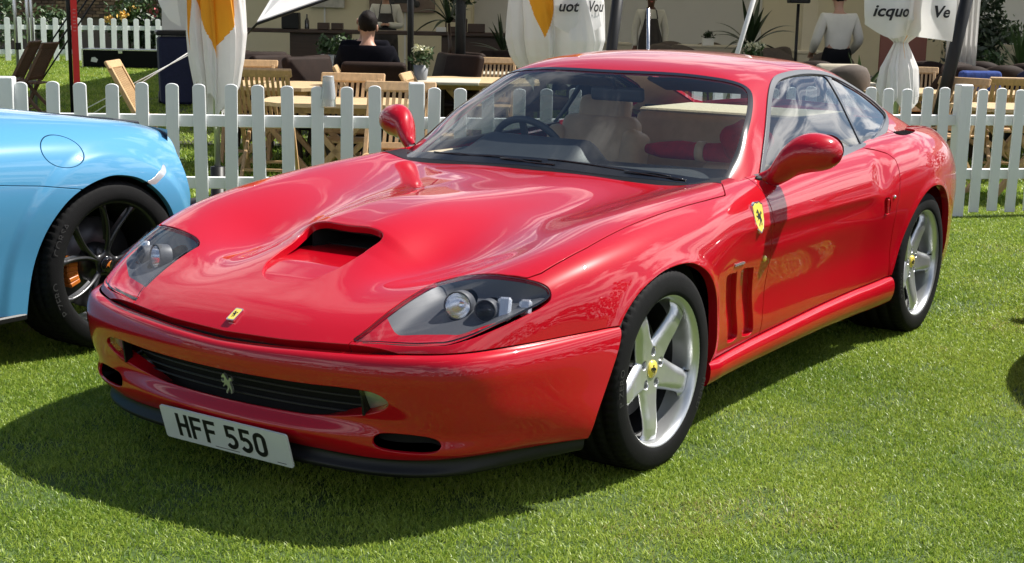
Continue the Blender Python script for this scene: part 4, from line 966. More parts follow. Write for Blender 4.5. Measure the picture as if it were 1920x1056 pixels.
ARCH_B = catmull([(-.43,-.1),(-.432,.08),(-.424,.204),(-.397,.391),(-.342,.534),(-.26,.635),(-.169,.692),(-.068,.724),(.012,.731),(.118,.711),(.20,.666),(.272,.603),(.325,.531),(.37,.43),(.40,.30),(.41,.1),(.41,-.1)], 4)
db_ = sdpoly(ARCH_B, Yb, Zb); Xb = Xb + np.sign(Xb)*np.where(np.abs(Xb) > .6, .012*sstep(.125, .075, db_), 0)
bs = Surf.grid(np.stack([Xb, Yb, Zb], 2))
bs = bs.clip(-np.where(np.abs(bs.V[:, 0]) > .5, sdpoly(ARCH_B, bs.V[:, 1], bs.V[:, 2]), 1.))
YEND = lambda z: np.interp(z, [.2, .3, .5, .6, .67, .73, .78, .85, .9, 1.0], [.53, .555, .57, .57, .555, .545, .545, .545, .545, .54])
YE2 = lambda V: YEND(V[:, 2]) - .10*np.clip((np.abs(V[:, 0]) - .45)/.40, 0, 1)**2*1.1
bs = bs.clip(bs.V[:, 1] - YE2(bs.V)); bs = bs.clip(.20 - bs.V[:, 2])
bside = lambda V: np.abs(V[:, 0]) > .55
def d_fuel(V): return np.where(V[:, 0] > .55, (np.sqrt(((V[:, 1]+.214)/.095)**2 + ((V[:, 2]-.838)/.0615)**2) - 1)*.07, 1.)
REFL = np.array([(.165,.690),(.20,.697),(.30,.748),(.312,.738),(.302,.716),(.215,.672),(.175,.676)])
def d_refl(V): return np.where(bside(V), sdpoly(REFL, V[:, 1], V[:, 2]), 1.)
def d_low(V): return np.where(bside(V) & (V[:, 1] < -.12), V[:, 2] - np.interp(V[:, 1], [-2.3, -.9, -.53, -.34, -.16], [.80, .755, .732, .714, .686]), 1.)
fc = bs.clip(d_fuel(bs.V) + .0025); fc.flange(.02, .002).build('fuel_cap', BLUE, bcar)
bb = bs.clip(.0025 - d_fuel(bs.V))
for sg in (1, -1):
    r_ = bb.clip(d_refl(bb.V) + .001); r_ = r_.clip(-sg*r_.V[:, 0]); r_.flange(.004, .001).build('side_reflector', SILVER, bcar)
bb = bb.clip(-d_refl(bb.V) + .001)
low = bb.clip(d_low(bb.V) + .003); up = bb.clip(.003 - d_low(bb.V))
for sg in (1, -1): q = low.clip(-sg*low.V[:, 0]); q.flange(.02, .002).build('side_panel', BLUE, bcar)
up.flange(.025, .002).build('rear_body', BLUE, bcar)
xs = np.linspace(-.80, .80, 41); zs = np.linspace(.30, .88, 20)
rows = [[(x, YEND(z) - .10*min(1, max(0, (abs(x)-.45)/.40))**2*1.1 - .03, z) for x in xs] for z in zs]
P_ = np.array(rows); Surf.grid(P_, flip=Surf.grid(P_).N[:, 1].mean() < 0).build('tail_panel', CARBON, bcar)
m = MB(); m.bar((.42, .535, .80), (.76, .415, .79), .03, .035, bev=.008); tl = m.build('tail_light', mat('tail_light_red', (.35, .01, .012), rough=.15, coat=.8), bcar)
m = MB(); m.bar((-.42, .535, .80), (-.76, .415, .79), .03, .035, bev=.008); m.build('tail_light', MATS['tail_light_red'], bcar)
m = MB(); m.box((0, .42, .90), (1.10, .16, .018), (math.radians(-8), 0, 0), bev=.006); m.build('spoiler', CARBON, bcar)
for sg in (1, -1):
    m = MB(); m.box((sg*.885, -1.32, .205), (.06, 1.80, .028), bev=.006); m.build('sill_blade', BLACK, bcar)
    m = MB(); a_ = np.linspace(-.12, math.pi+.12, 24)
    o1 = [m.bm.verts.new((sg*.87, -.01 + .45*math.cos(t), .30 + .45*math.sin(t))) for t in a_]; i1 = [m.bm.verts.new((sg*.52, -.01 + .45*math.cos(t), .30 + .45*math.sin(t))) for t in a_]
    for i in range(23): m.bm.faces.new((o1[i], o1[i+1], i1[i+1], i1[i]))
    m.bm.faces.new(i1); m.build('wheel_arch_liner', DARK, bcar)
m = MB(); m.box((0, -1.3, .19), (1.66, 1.7, .03)); m.box((0, .2, .22), (1.0, .8, .03)); m.box((0, -2.29, .62), (1.5, .02, .80)); m.build('floor_pan', DARK, bcar)
def black_wheel(R_, w):
    o = bpy.data.objects.new('wheel', None); col.objects.link(o); L_ = w/2 - .010
    ty = link('tyre', tyre_mesh(R_, .262, w), TYRE, o)
    m = MB(); m.lathe([(.268, L_-.012), (.2735, L_-.003), (.272, L_+.004), (.266, L_+.004), (.259, L_-.006), (.253, L_-.03), (.247, L_-.09), (.24, -.03), (.245, -L_), (.266, -L_)], 96, axis='x'); m.build('rim', RIMDARK, o)
    wf = lambda r: np.interp(r, [.02, .05, .09, .14, .20, .235, .255], [.016, .0125, .0105, .0095, .0092, .011, .017])
    hf = lambda r: np.interp(r, [.02, .06, .12, .2, .24, .256], [L_-.058, L_-.052, L_-.038, L_-.020, L_-.014, L_-.014])
    S_, _ = rim_face(.2562, .050, wf, hf, .006, 5, .03, extra=[lambda r: .31*np.clip((r-.03)/.22, 0, 1.05), lambda r: -.31*np.clip((r-.03)/.22, 0, 1.05)])
    S_.flange(.028, .002, lambda q: np.hypot(q[:, 1], q[:, 2]) < .2545).build('spokes', RIMDARK, o)
    m = MB(); m.lathe([(.036, L_-.06), (.036, L_-.046), (.033, L_-.042), (.0001, L_-.041)], 32, axis='x'); cp = m.build('centre_cap', GLOSSBLACK, o)
    Mh = frame((L_-.0405, 0, 0), (0, 1, 0), (0, 0, 1))
    sw = [(-.016,-.010),(-.008,.002),(.004,.010),(.018,.013),(.010,.006),(.003,-.002),(.0,-.012),(-.004,-.003),(-.010,-.004)]
    outline(sw, -.001, .001, Mh, 'cap_emblem', ORANGE, cp)
    m = MB(); m.lathe([(.06, 0), (.19, 0), (.19, -.03), (.06, -.03)], 64, axis='x'); m.build('brake_disc', mat('dark_disc', (.09, .09, .095), rough=.4, metal=.7), o)
    m = MB(); m.lathe([(.0001, .03), (.085, .028), (.09, -.05)], 32, axis='x'); m.build('hub', RIMDARK, o)
    # raised lettering on the side wall
    def bend(a0, r0):
        return lambda x, y, z: ((w/2)*1.006 + z, -(r0+y)*math.sin(a0 - x/r0)*-1, (r0+y)*math.cos(a0 - x/r0))
    for txt, a0 in (('P ZERO', 4.55), ('CORSA', 5.35)):
        me = text_mesh(txt, .042, bend=lambda x, y, z, a0=a0: ((w/2)*1.0095, (.298+y)*math.sin(a0 + x/.298), (.298+y)*math.cos(a0 + x/.298)))
        link('sidewall_lettering', me, LETTER, ty)
    return o
bw = black_wheel(.353, .285); bw.parent = bcar; bw.location = (.8075, 0, .353); bw.rotation_euler = (math.radians(9), 0, 0)
m = MB()
for a in np.linspace(.90*math.pi, 1.13*math.pi, 7)[:-1]:
    m.bar((.035, .165*math.cos(a), .165*math.sin(a)), (.035, .165*math.cos(a+.15), .165*math.sin(a+.15)), .07, .055, up=(0, math.cos(a), math.sin(a)), bev=.006)
cal = m.build('brake_caliper', ORANGE, bcar, (.8075, 0, .353))
c = copy_tree(bw, bcar); c.location = (-.8075, 0, .353); c.rotation_euler = (0, 0, math.pi)
# ------------------------------------------------------------------ white picket fences
WHITE = mat('white_fence_paint', (.78, .80, .80), rough=.42, var=.04, vscale=6, bump=.25, bscale=40, stretch=(1, 1, .12))
FARWHITE = mat('aged_white_paint', (.70, .74, .72), rough=.6, var=.08, vscale=5)
def picket_mesh(w, h, t, name='picket'):
    """board with a rounded top and eased edges, front at y=-t"""
    prf = [(-w/2, 0), (w/2, 0), (w/2, h-.27*w)] + [(w/2*math.cos(a)*.985, h-.27*w + .27*w*math.sin(a)) for a in np.linspace(.10, math.pi-.10, 9)] + [(-w/2, h-.27*w)]
    m = MB(); M = Matrix(((1,0,0,0),(0,0,1,0),(0,1,0,0),(0,0,0,1)))
    m.prism(prf, -t, 0, M); me = m.mesh(name)
    b = bmesh.new(); b.from_mesh(me); bmesh.ops.bevel(b, geom=[e for e in b.edges if abs(e.verts[0].co.y-e.verts[1].co.y) < 1e-6], offset=.003, segments=1, affect='EDGES'); b.to_mesh(me); b.free()
    return me
def fence(name, a, b, spacing, label, w=.079, h=.93, t=.018, rails=(.31, .70), rail_h=.075, material=WHITE, posts=(), group=None, first=.06, post_h=.955, jitter=.007):
    a = Vector((*a, 0)); b = Vector((*b, 0)); d = b-a; L_ = d.length; ang = math.atan2(d.y, d.x)
    o = empty(name, a, ang, label, 'fence', group)
    me = picket_mesh(w, h-.035, t); s_ = first; first_p = None
    while s_ < L_:
        if not any(abs(s_-p) < .085 for p in posts):
            p = link('picket', me, material, o, (s_, -.002, .035 + random.uniform(-jitter, jitter)), (random.uniform(-.006, .006), random.uniform(-.013, .013), random.uniform(-.02, .02)))
        s_ += spacing
    for z in rails:
        m = MB(); m.box((L_/2, .016, z), (L_, .034, rail_h), bev=.004); m.build('rail', material, o)
    for p in posts:
        m = MB(); m.box((p, -.002, post_h/2), (.098, .098, post_h), bev=.006); m.box((p, -.002, post_h-.004), (.094, .094, .012), bev=.004); m.build('post', material, o)
    return o
seg = lambda p, q: math.hypot(q[0]-p[0], q[1]-p[1])
FA, FB, FC, FD = (-6.05, .395), (-1.60, 4.155), (-.93, 5.60), (1.75, 8.42)
fence('picket_fence', FA, FB, .1805, 'long white picket fence behind the blue car and the red bonnet', posts=(2.0, 4.51), first=.10)
fence('picket_fence', FB, FC, .165, 'short white picket fence run hidden mostly behind the red cabin', first=.12)
fence('picket_fence', FC, FD, .147, 'white picket fence right of the red coupe before the teak chairs', posts=(1.205,), first=.03)
cup = empty('plastic_cup', (-3.02, 2.94, .0), 0, 'clear plastic cups turned over on a picket top of the long white fence', 'cup')
PLASTIC = mat('milky_plastic', (.74, .77, .80), rough=.25, trans=.55)
m = MB(); m.lathe([(.047, .80), (.0465, .815), (.036, .945), (.036, .957), (.0001, .957)], 24); m.build('cup', PLASTIC, cup)
m = MB(); m.lathe([(.047, .845), (.0465, .86), (.034, .985), (.034, .99), (.0001, .99)], 24); m.build('cup', PLASTIC, cup)
# far fence, flight case and bin at the end of the garden
fence('picket_fence', (-25.2, 14.2), (-22.3, 20.9), .265, 'distant weathered white picket fence at the end of the lawn', w=.12, h=1.0, t=.02, rails=(.24, .78), rail_h=.10, material=FARWHITE)
# ------------------------------------------------------------------ teak garden furniture
TEAK = mat('teak', (.50, .32, .16), rough=.55, var=.22, vscale=3, bump=.25, bscale=30, stretch=(14, 14, 1.5))
TEAKDARK = mat('dark_teak', (.13, .065, .035), rough=.55, var=.25, vscale=3, bump=.25, bscale=30, stretch=(14, 14, 1.5))
TEAKTOP = mat('teak_table', (.56, .40, .22), rough=.5, var=.18, vscale=3, bump=.2, bscale=30, stretch=(2, 16, 16))
def teak_chair(material, label, group):
    o = empty('folding_chair', (0, 0, 0), 0, label, 'chair', group)
    top, foot = Vector((0, .235, .90)), Vector((0, -.235, 0)); ax = (top-foot).normalized()
    at = lambda z: foot + (top-foot)*(z/.90)
    for sx in (-.205, .205):
        X = Vector((sx, 0, 0)); m = MB(); m.bar(foot+X, at(.875)+X, .032, .040, up=(0, 1, 0), bev=.004); m.build('back_leg', material, o)
        m = MB(); m.bar((sx*.84, .26, 0), (sx*.84, -.16, .44), .028, .036, up=(0, 1, 0), bev=.004); m.build('front_leg', material, o)
    m = MB(); p = at(.885); m.bar(p-Vector((.245, 0, 0)), p+Vector((.245, 0, 0)), .075, .030, up=ax.cross(Vector((1, 0, 0))), bev=.008); m.build('top_rail', material, o)
    m = MB(); p = at(.50); m.bar(p-Vector((.19, 0, 0)), p+Vector((.19, 0, 0)), .045, .026, up=ax.cross(Vector((1, 0, 0))), bev=.003); m.build('lower_rail', material, o)
    m = MB(); m.bar(at(.52), at(.862), .022, .012, up=(0, 1, 0)); sl = m.mesh('slat')
    for i in range(9): link('slat', sl, material, o, (-.168 + .042*i, 0, 0))
    m = MB(); m.bar((-.205, 0, 0), (.205, 0, 0), .036, .018, bev=.003); ss = m.mesh('seat_slat')
    for i in range(8): link('seat_slat', ss, material, o, (0, -.22 + .047*i, .445 - .006*abs(i-3.5)*.3))
    m = MB(); m.bar((-.175, .17, .10), (.175, .17, .10), .03, .02); m.bar((-.20, -.17, .13), (.20, -.17, .13), .03, .02); m.build('stretcher', material, o)
    return o
def teak_table(label, r=.55, group='teak garden tables', rect=None):
    o = empty('garden_table', (0, 0, 0), 0, label, 'table', group)
    n = 8; hx, hy = rect or (r, r); c = .62*min(hx, hy)
    lim = lambda y: hx - max(0, abs(y) - (hy - min(hx, hy)*.42))
    k = int(round(2*hy/.085)); w = 2*hy/k
    for i in range(k):
        y = -hy + w*(i+.5); a = lim(y-w*.45); b = lim(y+w*.45)
        m = MB(); m.prism([(-a, y-w*.46), (a, y-w*.46), (b, y+w*.46), (-b, y+w*.46)], .712, .74); m.build('plank', TEAKTOP, o)
    m = MB(); m.box((0, 0, .685), (1.3*hx, .05, .05)); m.box((0, hy*.55, .685), (1.2*hx, .05, .05)); m.box((0, -hy*.55, .685), (1.2*hx, .05, .05)); m.build('apron', TEAK, o)
    for sx in (-1, 1):
        for sy in (-1, 1):
            m = MB(); m.bar((sx*hx*.62, sy*hy*.55, 0), (-sx*hx*.45, sy*hy*.55, .67), .045, .05, up=(0, 1, 0), bev=.004); m.build('leg', TEAK, o)
    return o
# heading: the sitter looks along local -y
CHAIRS = [ # x, y, turn in degrees, dark, label
 ((-5.20, 4.68), 212, 0, 'teak folding chair with its back turned to the fence, by the plastic cups'),
 ((-6.15, 5.43), 36, 0, 'teak folding chair half behind the white and yellow parasol'),
 ((-4.02, 4.30), 30, 0, 'teak folding chair with slatted sunlit back facing the red car bonnet'),
 ((-5.41, 8.20), 28, 0, 'teak folding chair beyond the table, left of the middle parasol'),
 ((-3.80, 5.10), 118, 0, 'teak folding chair seen edge on, tilted left of the windscreen'),
 ((-4.95, 5.60), 128, 0, 'teak folding chair showing one rail end before the dark armchair'),
 ((-6.6, 4.60), 126, 0, 'teak folding chair seen edge on against the open lawn'),
 ((-3.03, 3.63), 30, 0, 'low teak folding chair just behind the square fence post'),
 ((-11.85, 7.3), -54, 1, 'dark brown folding chair leaning at the far left of the terrace'),
 ((-11.3, 7.1), -60, 1, 'dark brown folding chair leaning beside the red banner pole'),
 ((-1.77, 10.40), 18, 0, 'teak folding chair with sunlit back right of the knotted parasol'),
 ((-.75, 8.28), -14, 0, 'teak folding chair just behind the right fence post'),
 ((-.47, 9.21), 205, 0, 'teak folding chair with shaded back near the right edge'),
]
protos = {}
for (x, y), deg, dk, lab in CHAIRS:
    if dk not in protos: o = protos[dk] = teak_chair(TEAKDARK if dk else TEAK, lab, 'folding wooden chairs on the terrace')
    else: o = copy_tree(protos[dk]); o['label'] = lab
    o.location = (x, y, 0); o.rotation_euler = (0, 0, math.radians(deg))
for (x, y, r_, hx, hy, lab) in ((-5.69, 5.33, 30, .55, .55, 'eight sided teak table behind the chair with the cups'), (-3.95, 4.12, 34, .55, .42, 'teak table close behind the long picket fence'),
        (-5.07, 7.45, 34, .6, .6, 'teak table left of the red roof in front of the middle parasol'), (-1.08, 9.77, 38, 1.0, .5, 'long teak table right of the knotted parasol'), (-.05, 7.9, 40, .5, .42, 'small teak table close behind the right picket fence'), (-6.4, 2.45, 35, .6, .45, 'teak table at the far left behind the blue car')):
    o = teak_table(lab, rect=(hx, hy)); o.location = (x, y, 0); o.rotation_euler = (0, 0, math.radians(r_))
# ------------------------------------------------------------------ folded parasols: white pleated cloth with orange panels and lettering
def cloth(name, color, trans=.35):
    m = mat(name, color, rough=.85, var=.05, vscale=5, bump=.12, bscale=25); nt = m.node_tree; b = nt.nodes['Principled BSDF']; N = nt.nodes.new; L = nt.links.new
    t = N('ShaderNodeBsdfTranslucent'); t.inputs[0].default_value = (*color, 1); mx = N('ShaderNodeMixShader'); mx.inputs[0].default_value = trans
    L(b.outputs[0], mx.inputs[1]); L(t.outputs[0], mx.inputs[2]); L(mx.outputs[0], nt.nodes['Material Output'].inputs[0]); return m
CWHITE = cloth('white_parasol_cloth', (.80, .79, .78)); CORANGE = cloth('orange_parasol_cloth', (.80, .36, .02)); INK = mat('black_print', (.012, .012, .014), rough=.7)
def parasol(loc, turn, label, rkeys, hem, amp, nf, panels, pole_h=2.7, seed=1, name='parasol'):
    o = empty(name, loc, turn, label, 'parasol', 'folded white parasols')
    R_ = random.Random(seed); ph = R_.uniform(0, 6); nz, nt = 150, 400; V = []; mi = []
    z0, z1 = rkeys[0][0], rkeys[-1][0]
    zk = [k[0] for k in rkeys]; rk = [k[1] for k in rkeys]
    zs = np.linspace(0, 1, nz); th = np.linspace(0, 2*np.pi, nt, endpoint=False)
    hem_t = hem(th)                                                     # height of the cloth's lower edge round the pole
    T, U = np.meshgrid(th, zs); Z = hem_t[None] + (z1-hem_t[None])*U
    base = np.interp(Z, zk, rk)
    low = np.clip((z1-Z)/(z1-z0), 0, 1)                                  # the folds open towards the hem
    Tw = T + .16*np.sin(2*T+ph) + .10*np.sin(3.1*Z+ph)                    # gores of uneven width, swaying a little
    k_ = np.floor((Tw/(2*np.pi)*nf) % nf).astype(int); siz = np.array([R_.uniform(.78, 1.16) for _ in range(nf)])[k_]
    lob = np.abs(np.sin(Tw*nf/2))**.55                                   # each gore is a rounded lobe between two deep creases
    rip = .05*np.sin(17*Tw + 3*np.sin(3*Z+ph)) + .03*np.sin(29*Tw + 2*Z)
    Rr = base*(1 - amp*2.0*low**.5*(1-lob)*.9)*(1 + (siz-1)*low*lob)*(1 + rip*low)
    tw = .55*low*(lob-.5)                                                # and its loose edge is swept round the pole
    X = Rr*np.cos(T+tw); Y = Rr*np.sin(T+tw)*.85
    P = np.stack([X, Y, Z], 2).reshape(-1, 3); I = np.arange(nz*nt).reshape(nz, nt); J = np.roll(I, -1, 1)
    F = np.stack([I[:-1], J[:-1], J[1:], I[1:]], 2).reshape(-1, 4)
    tc = (T[:-1] + np.pi/nt); zc = (Z[:-1]+Z[1:])/2; mi = np.zeros(zc.shape, int)
    for a, wid, zlow in panels:                                         # pointed orange panels hanging from the top
        da = np.abs((tc-a+np.pi) % (2*np.pi) - np.pi); mi |= (zc > zlow + da/wid*(.45)) & (da < wid*1.6)
    me = np_mesh('canopy', P, F, mi=mi.ravel()); c_ = link('canopy', me, [CWHITE, CORANGE], o)
    m = MB(); m.tube([(0, 0, 0), (0, 0, pole_h)], .022, 12); m.build('pole', SILVER, o)
    m = MB(); m.lathe([(.30, 0), (.30, .05), (.05, .09), (.05, .30), (.0001, .30)], 24); m.build('base', BLACK, o)
    return o, c_
def flap(o, pts, name='flap', thick=.004, material=None):
    """a loose corner of cloth hanging off the folded canopy; rows of points"""
    P = tensor(np.array(pts, float), 14, 14); S_ = Surf.grid(P); me = np_mesh(name, S_.V, S_.F, S_.N)
    return link(name, me, material or CWHITE, o)
def print_on(parent, txt, size, M, shear=.25, bold=.022):
    me = text_mesh(txt, size, M, shear=shear, font_bold=bold*size); return link('lettering', me, INK, parent)
face = math.atan2(-.832, .555)          # heading from the terrace towards where the cars stand
def plane_at(o, ang, r, z, tilt=0):     # frame on the cloth's outside: x to the right as one reads it, z outwards
    n = Vector((math.cos(ang), math.sin(ang), tilt)).normalized(); x = Vector((-n.y, n.x, 0)).normalized(); y = n.cross(x)
    return frame(Vector((r*math.cos(ang), r*math.sin(ang), z)), x, y)
P1, c1 = parasol((-4.28, 3.21, 0), 0, 'folded white and orange parasol behind the fence, left of the teak chairs', [(.55, .13), (.80, .165), (1.05, .215), (1.22, .235), (1.7, .21), (2.2, .14), (2.6, .03)],
    lambda t: .62 + .22*np.abs(np.sin(3.5*t)) + .06*np.sin(2*t), .34, 7, [(face+.05, .95, 1.05), (face-1.35, .35, 1.02)], seed=3)
a1 = face - .95
flap(P1, [[(.25*math.cos(a1)+.0, .25*math.sin(a1), 1.72), (.36*math.cos(a1-.5), .36*math.sin(a1-.5), 1.68)], [(.27*math.cos(a1), .27*math.sin(a1), 1.50), (.38*math.cos(a1-.45), .38*math.sin(a1-.45), 1.45)], [(.245*math.cos(a1), .245*math.sin(a1), 1.26), (.30*math.cos(a1-.3), .30*math.sin(a1-.3), 1.30)]])
print_on(P1, 'I', .12, plane_at(P1, face-1.15, .335, 1.47))
P2, c2 = parasol((-3.44, 6.18, 0), 0, 'large folded white parasol with orange point and black lettering behind the red roof', [(.70, .20), (.90, .30), (1.05, .40), (1.18, .435), (1.5, .41), (2.1, .22), (2.6, .03)],
    lambda t: .80 + .20*np.abs(np.sin(3*t)) + .08*np.sin(t), .28, 6, [(face-.40, .55, 1.20)], seed=8)
b1 = face + .30
flap(P2, [[(.35*math.cos(face+.05), .35*math.sin(face+.05), 1.75), (.40*math.cos(face+.5), .40*math.sin(face+.5), 1.75), (.43*math.cos(face+1.0), .43*math.sin(face+1.0), 1.75)],
          [(.39*math.cos(face+.05), .39*math.sin(face+.05), 1.45), (.42*math.cos(face+.5), .42*math.sin(face+.5), 1.44), (.45*math.cos(face+1.0), .45*math.sin(face+1.0), 1.45)],
          [(.38*math.cos(face+.05), .38*math.sin(face+.05), 1.30), (.41*math.cos(face+.55), .41*math.sin(face+.55), 1.22), (.47*math.cos(face+1.05), .47*math.sin(face+1.05), 1.30)]])
print_on(P2, 'uot', .12, plane_at(P2, face+.30, .425, 1.412)); print_on(P2, 'Vou', .12, plane_at(P2, face+.86, .462, 1.415))
P3, c3 = parasol((-.90, 7.40, 0), 0, 'folded white parasol knotted at half height with black lettering, right of the red cabin', [(.62, .18), (.80, .185), (1.02, .155), (1.22, .055), (1.30, .16), (1.40, .30), (1.7, .33), (2.2, .2), (2.6, .03)],
    lambda t: .66 + .14*np.abs(np.sin(3*t)) + .05*np.sin(5*t + 1), .26, 6, [(face-.02, .05, 1.05)], seed=5)
for s_, off, tx in ((-1, -.42, 'icquo'), (1, .52, 'Ve')):
    A = lambda k, r, z: (r*math.cos(face+k), r*math.sin(face+k), z)
    flap(P3, [[A(s_*.06, .20, 1.78), A(s_*.5, .33, 1.78), A(s_*1.0, .41, 1.78)], [A(s_*.06, .23, 1.45), A(s_*.5, .36, 1.44), A(s_*1.0, .42, 1.46)], [A(s_*.04, .13, 1.28), A(s_*.55, .32, 1.26), A(s_*1.05, .40, 1.36 if s_ < 0 else 1.24)]])
    rk_ = (.20, .33, .41); cx = off*1.12
    me = text_mesh(tx, .125, bend=lambda x, y, z, cx=cx, s_=s_: ((np.interp(s_*(cx + x/.37), (.06, .5, 1.0), (.235, .362, .422)) + .012)*math.cos(face + cx + x/.37), (np.interp(s_*(cx + x/.37), (.06, .5, 1.0), (.235, .362, .422)) + .012)*math.sin(face + cx + x/.37), 1.425 + y), shear=.25, font_bold=.003)
    link('lettering', me, INK, P3)
# ------------------------------------------------------------------ open marquee restaurant behind the terrace
def FR(d, s, z=0.0): p = c0 + fwd*d + rgt*s; return Vector((p.x, p.y, z))
yaw = math.atan2(rgt.y, rgt.x)
CREAM = mat('cream_wall', (.62, .55, .40), rough=.8, var=.05, vscale=1.5)
LINEN = mat('white_wall_lining', (.66, .65, .66), rough=.85, var=.04, vscale=1.2)
ROOFCLOTH = cloth('marquee_cloth', (.76, .74, .68), .44)
CARPET = mat('dark_carpet', (.035, .032, .03), rough=.95, var=.2, vscale=20)
LEATHER = mat('dark_leather', (.020, .011, .008), rough=.7, spec=.12, var=.25, vscale=10, bump=.2, bscale=120)
NAVYF = mat('navy_fabric', (.012, .016, .05), rough=.85, var=.2, vscale=30)
TAUPE = mat('taupe_fabric', (.085, .066, .054), rough=.85, var=.15, vscale=25)
DARKWOOD = mat('dark_wood', (.045, .022, .014), rough=.4, var=.3, vscale=4, stretch=(1, 10, 10))
TABLECLOTH = mat('tablecloth', (.46, .42, .33), rough=.85, var=.05, vscale=6, bump=.1, bscale=20)
STEEL = mat('satin_steel', (.55, .55, .56), rough=.25, metal=1)
LEAF = mat('leaf_green', (.045, .085, .022), rough=.45, var=.4, vscale=9)
LEAFDARK = mat('leaf_dark', (.018, .035, .012), rough=.45, var=.45, vscale=9)
SHRUB = mat('shrub_green', (.05, .09, .03), rough=.5, var=.5, vscale=3)
PETALW = mat('petal_cream', (.72, .70, .48), rough=.7, var=.1, vscale=30)
PETALY = mat('petal_yellow', (.80, .52, .12), rough=.6, var=.1, vscale=20); PETALP = mat('petal_pink', (.70, .16, .16), rough=.6)
POTW = mat('white_pot', (.68, .68, .66), rough=.4); POTG = mat('grey_pot', (.22, .23, .24), rough=.5); PLANTER = mat('beige_planter', (.50, .42, .28), rough=.7, var=.05)
def wall_obj(name, label, a, b, h, material, t=.06, cat='wall', parent=None, z0=0):
    a2 = Vector((a.x, a.y, 0)); b2 = Vector((b.x, b.y, 0)); d = b2-a2
    m = MB(); m.box((d.length/2, 0, z0 + h/2), (d.length, t, h), bev=.004); o = m.build(name, material, parent, a2, (0, 0, math.atan2(d.y, d.x)))
    if label: tag(o, label, cat)
    return o
mq = empty('marquee', FR(14, 0), 0, 'open fronted restaurant marquee with cream and white walls behind the terrace', 'marquee')
inv = Matrix.Translation(-FR(14, 0))
def mpart(name, material, fn):
    m = MB(); fn(m); bmesh.ops.transform(m.bm, matrix=inv, verts=m.bm.verts); return m.build(name, material, mq)
RZ = (0, 0, yaw)
mpart('cream_wall', CREAM, lambda m: m.box(FR(27, -3.05, 1.45), (4.35, .08, 2.9), RZ))
mpart('lining_wall', LINEN, lambda m: m.box(FR(28, 2.55, 1.45), (6.9, .08, 2.9), RZ))
mpart('side_return', CREAM, lambda m: m.box(FR(27.5, -.88, 1.45), (.08, 1.0, 2.9), RZ))
mpart('wall_panel_joint', LINEN, lambda m: m.box(FR(26.95, -3.6, 1.45), (.03, .03, 2.8), RZ))
mpart('wall_panel_joint', LINEN, lambda m: m.box(FR(26.95, -2.1, 1.45), (.03, .03, 2.8), RZ))
mpart('roof_cloth', ROOFCLOTH, lambda m: m.box(FR(23.4, 3.4, 2.95), (17.6, 14.4, .03), RZ))
mpart('floor', CARPET, lambda m: m.box(FR(22.3, 3.4, .008), (17.6, 16.0, .016), RZ))
mpart('right_wall', CREAM, lambda m: m.box(FR(22.5, 5.6, 1.45), (3.6, .08, 2.9), RZ))
def pillar(m):
    p = FR(19.5, 3.92, 0)
    m.box((p.x, p.y, 1.5), (.20, .20, 2.9), RZ, bev=.006); m.box((p.x, p.y, .45), (.30, .30, .90), RZ, bev=.01); m.box((p.x, p.y, .92), (.34, .34, .05), RZ, bev=.01)
mpart('pillar', CREAM, pillar)
def postL(m): p = FR(19, -3.72, 0); m.box((p.x, p.y, 1.45), (.22, .12, 2.9), RZ, bev=.006)
mpart('corner_post', LINEN, postL)
mpart('drape', CWHITE, lambda m: [m.tube([FR(15, 4.50 + .05*i, .90), FR(15, 4.49 + .05*i, 2.9)], .034, 10) for i in range(6)])
# canopy corner catching the sun at the left of the marquee
cf = empty('parasol', FR(11.6, -1.9, 0), 0, 'sunlit white parasol canopy corner hanging over the dark armchairs, left of centre', 'parasol')
q0 = FR(11.6, -1.9, 0)
pc_ = [FR(11.3, -2.04, 1.287), FR(11.5, -1.55, 1.475), FR(11.7, -.9, 1.76), FR(12.3, -1.6, 1.9), FR(12.2, -2.0, 1.60)]
m = MB(); top = [m.bm.verts.new(p - q0) for p in pc_]; bot = [m.bm.verts.new(p - q0 - Vector((0, 0, .012))) for p in pc_]
m.bm.faces.new(top); m.bm.faces.new(bot[::-1])
for i in range(5): m.bm.faces.new((top[i], top[(i+1) % 5], bot[(i+1) % 5], bot[i]))
m.build('canopy', CWHITE, cf)
m = MB(); m.tube([pc_[0]-q0-Vector((0, 0, .02)), pc_[1]-q0-Vector((0, 0, .02)), pc_[2]-q0-Vector((0, 0, .02))], .011, 8); m.build('rib', BLACK, cf)
m = MB(); m.tube([pc_[0]-q0-Vector((0, 0, .02)), FR(11.9, -2.30, 1.10)-q0], .009, 8); m.build('guy_rope', BLACK, cf)
m = MB(); m.tube([FR(13.6, -1.0, 0)-q0, FR(13.4, -1.0, 2.4)-q0], .03, 10); m.tube([FR(13.4, -1.0, 2.4)-q0, FR(12.2, -1.5, 1.88)-q0], .02, 8); m.build('pole', BLACK, cf)

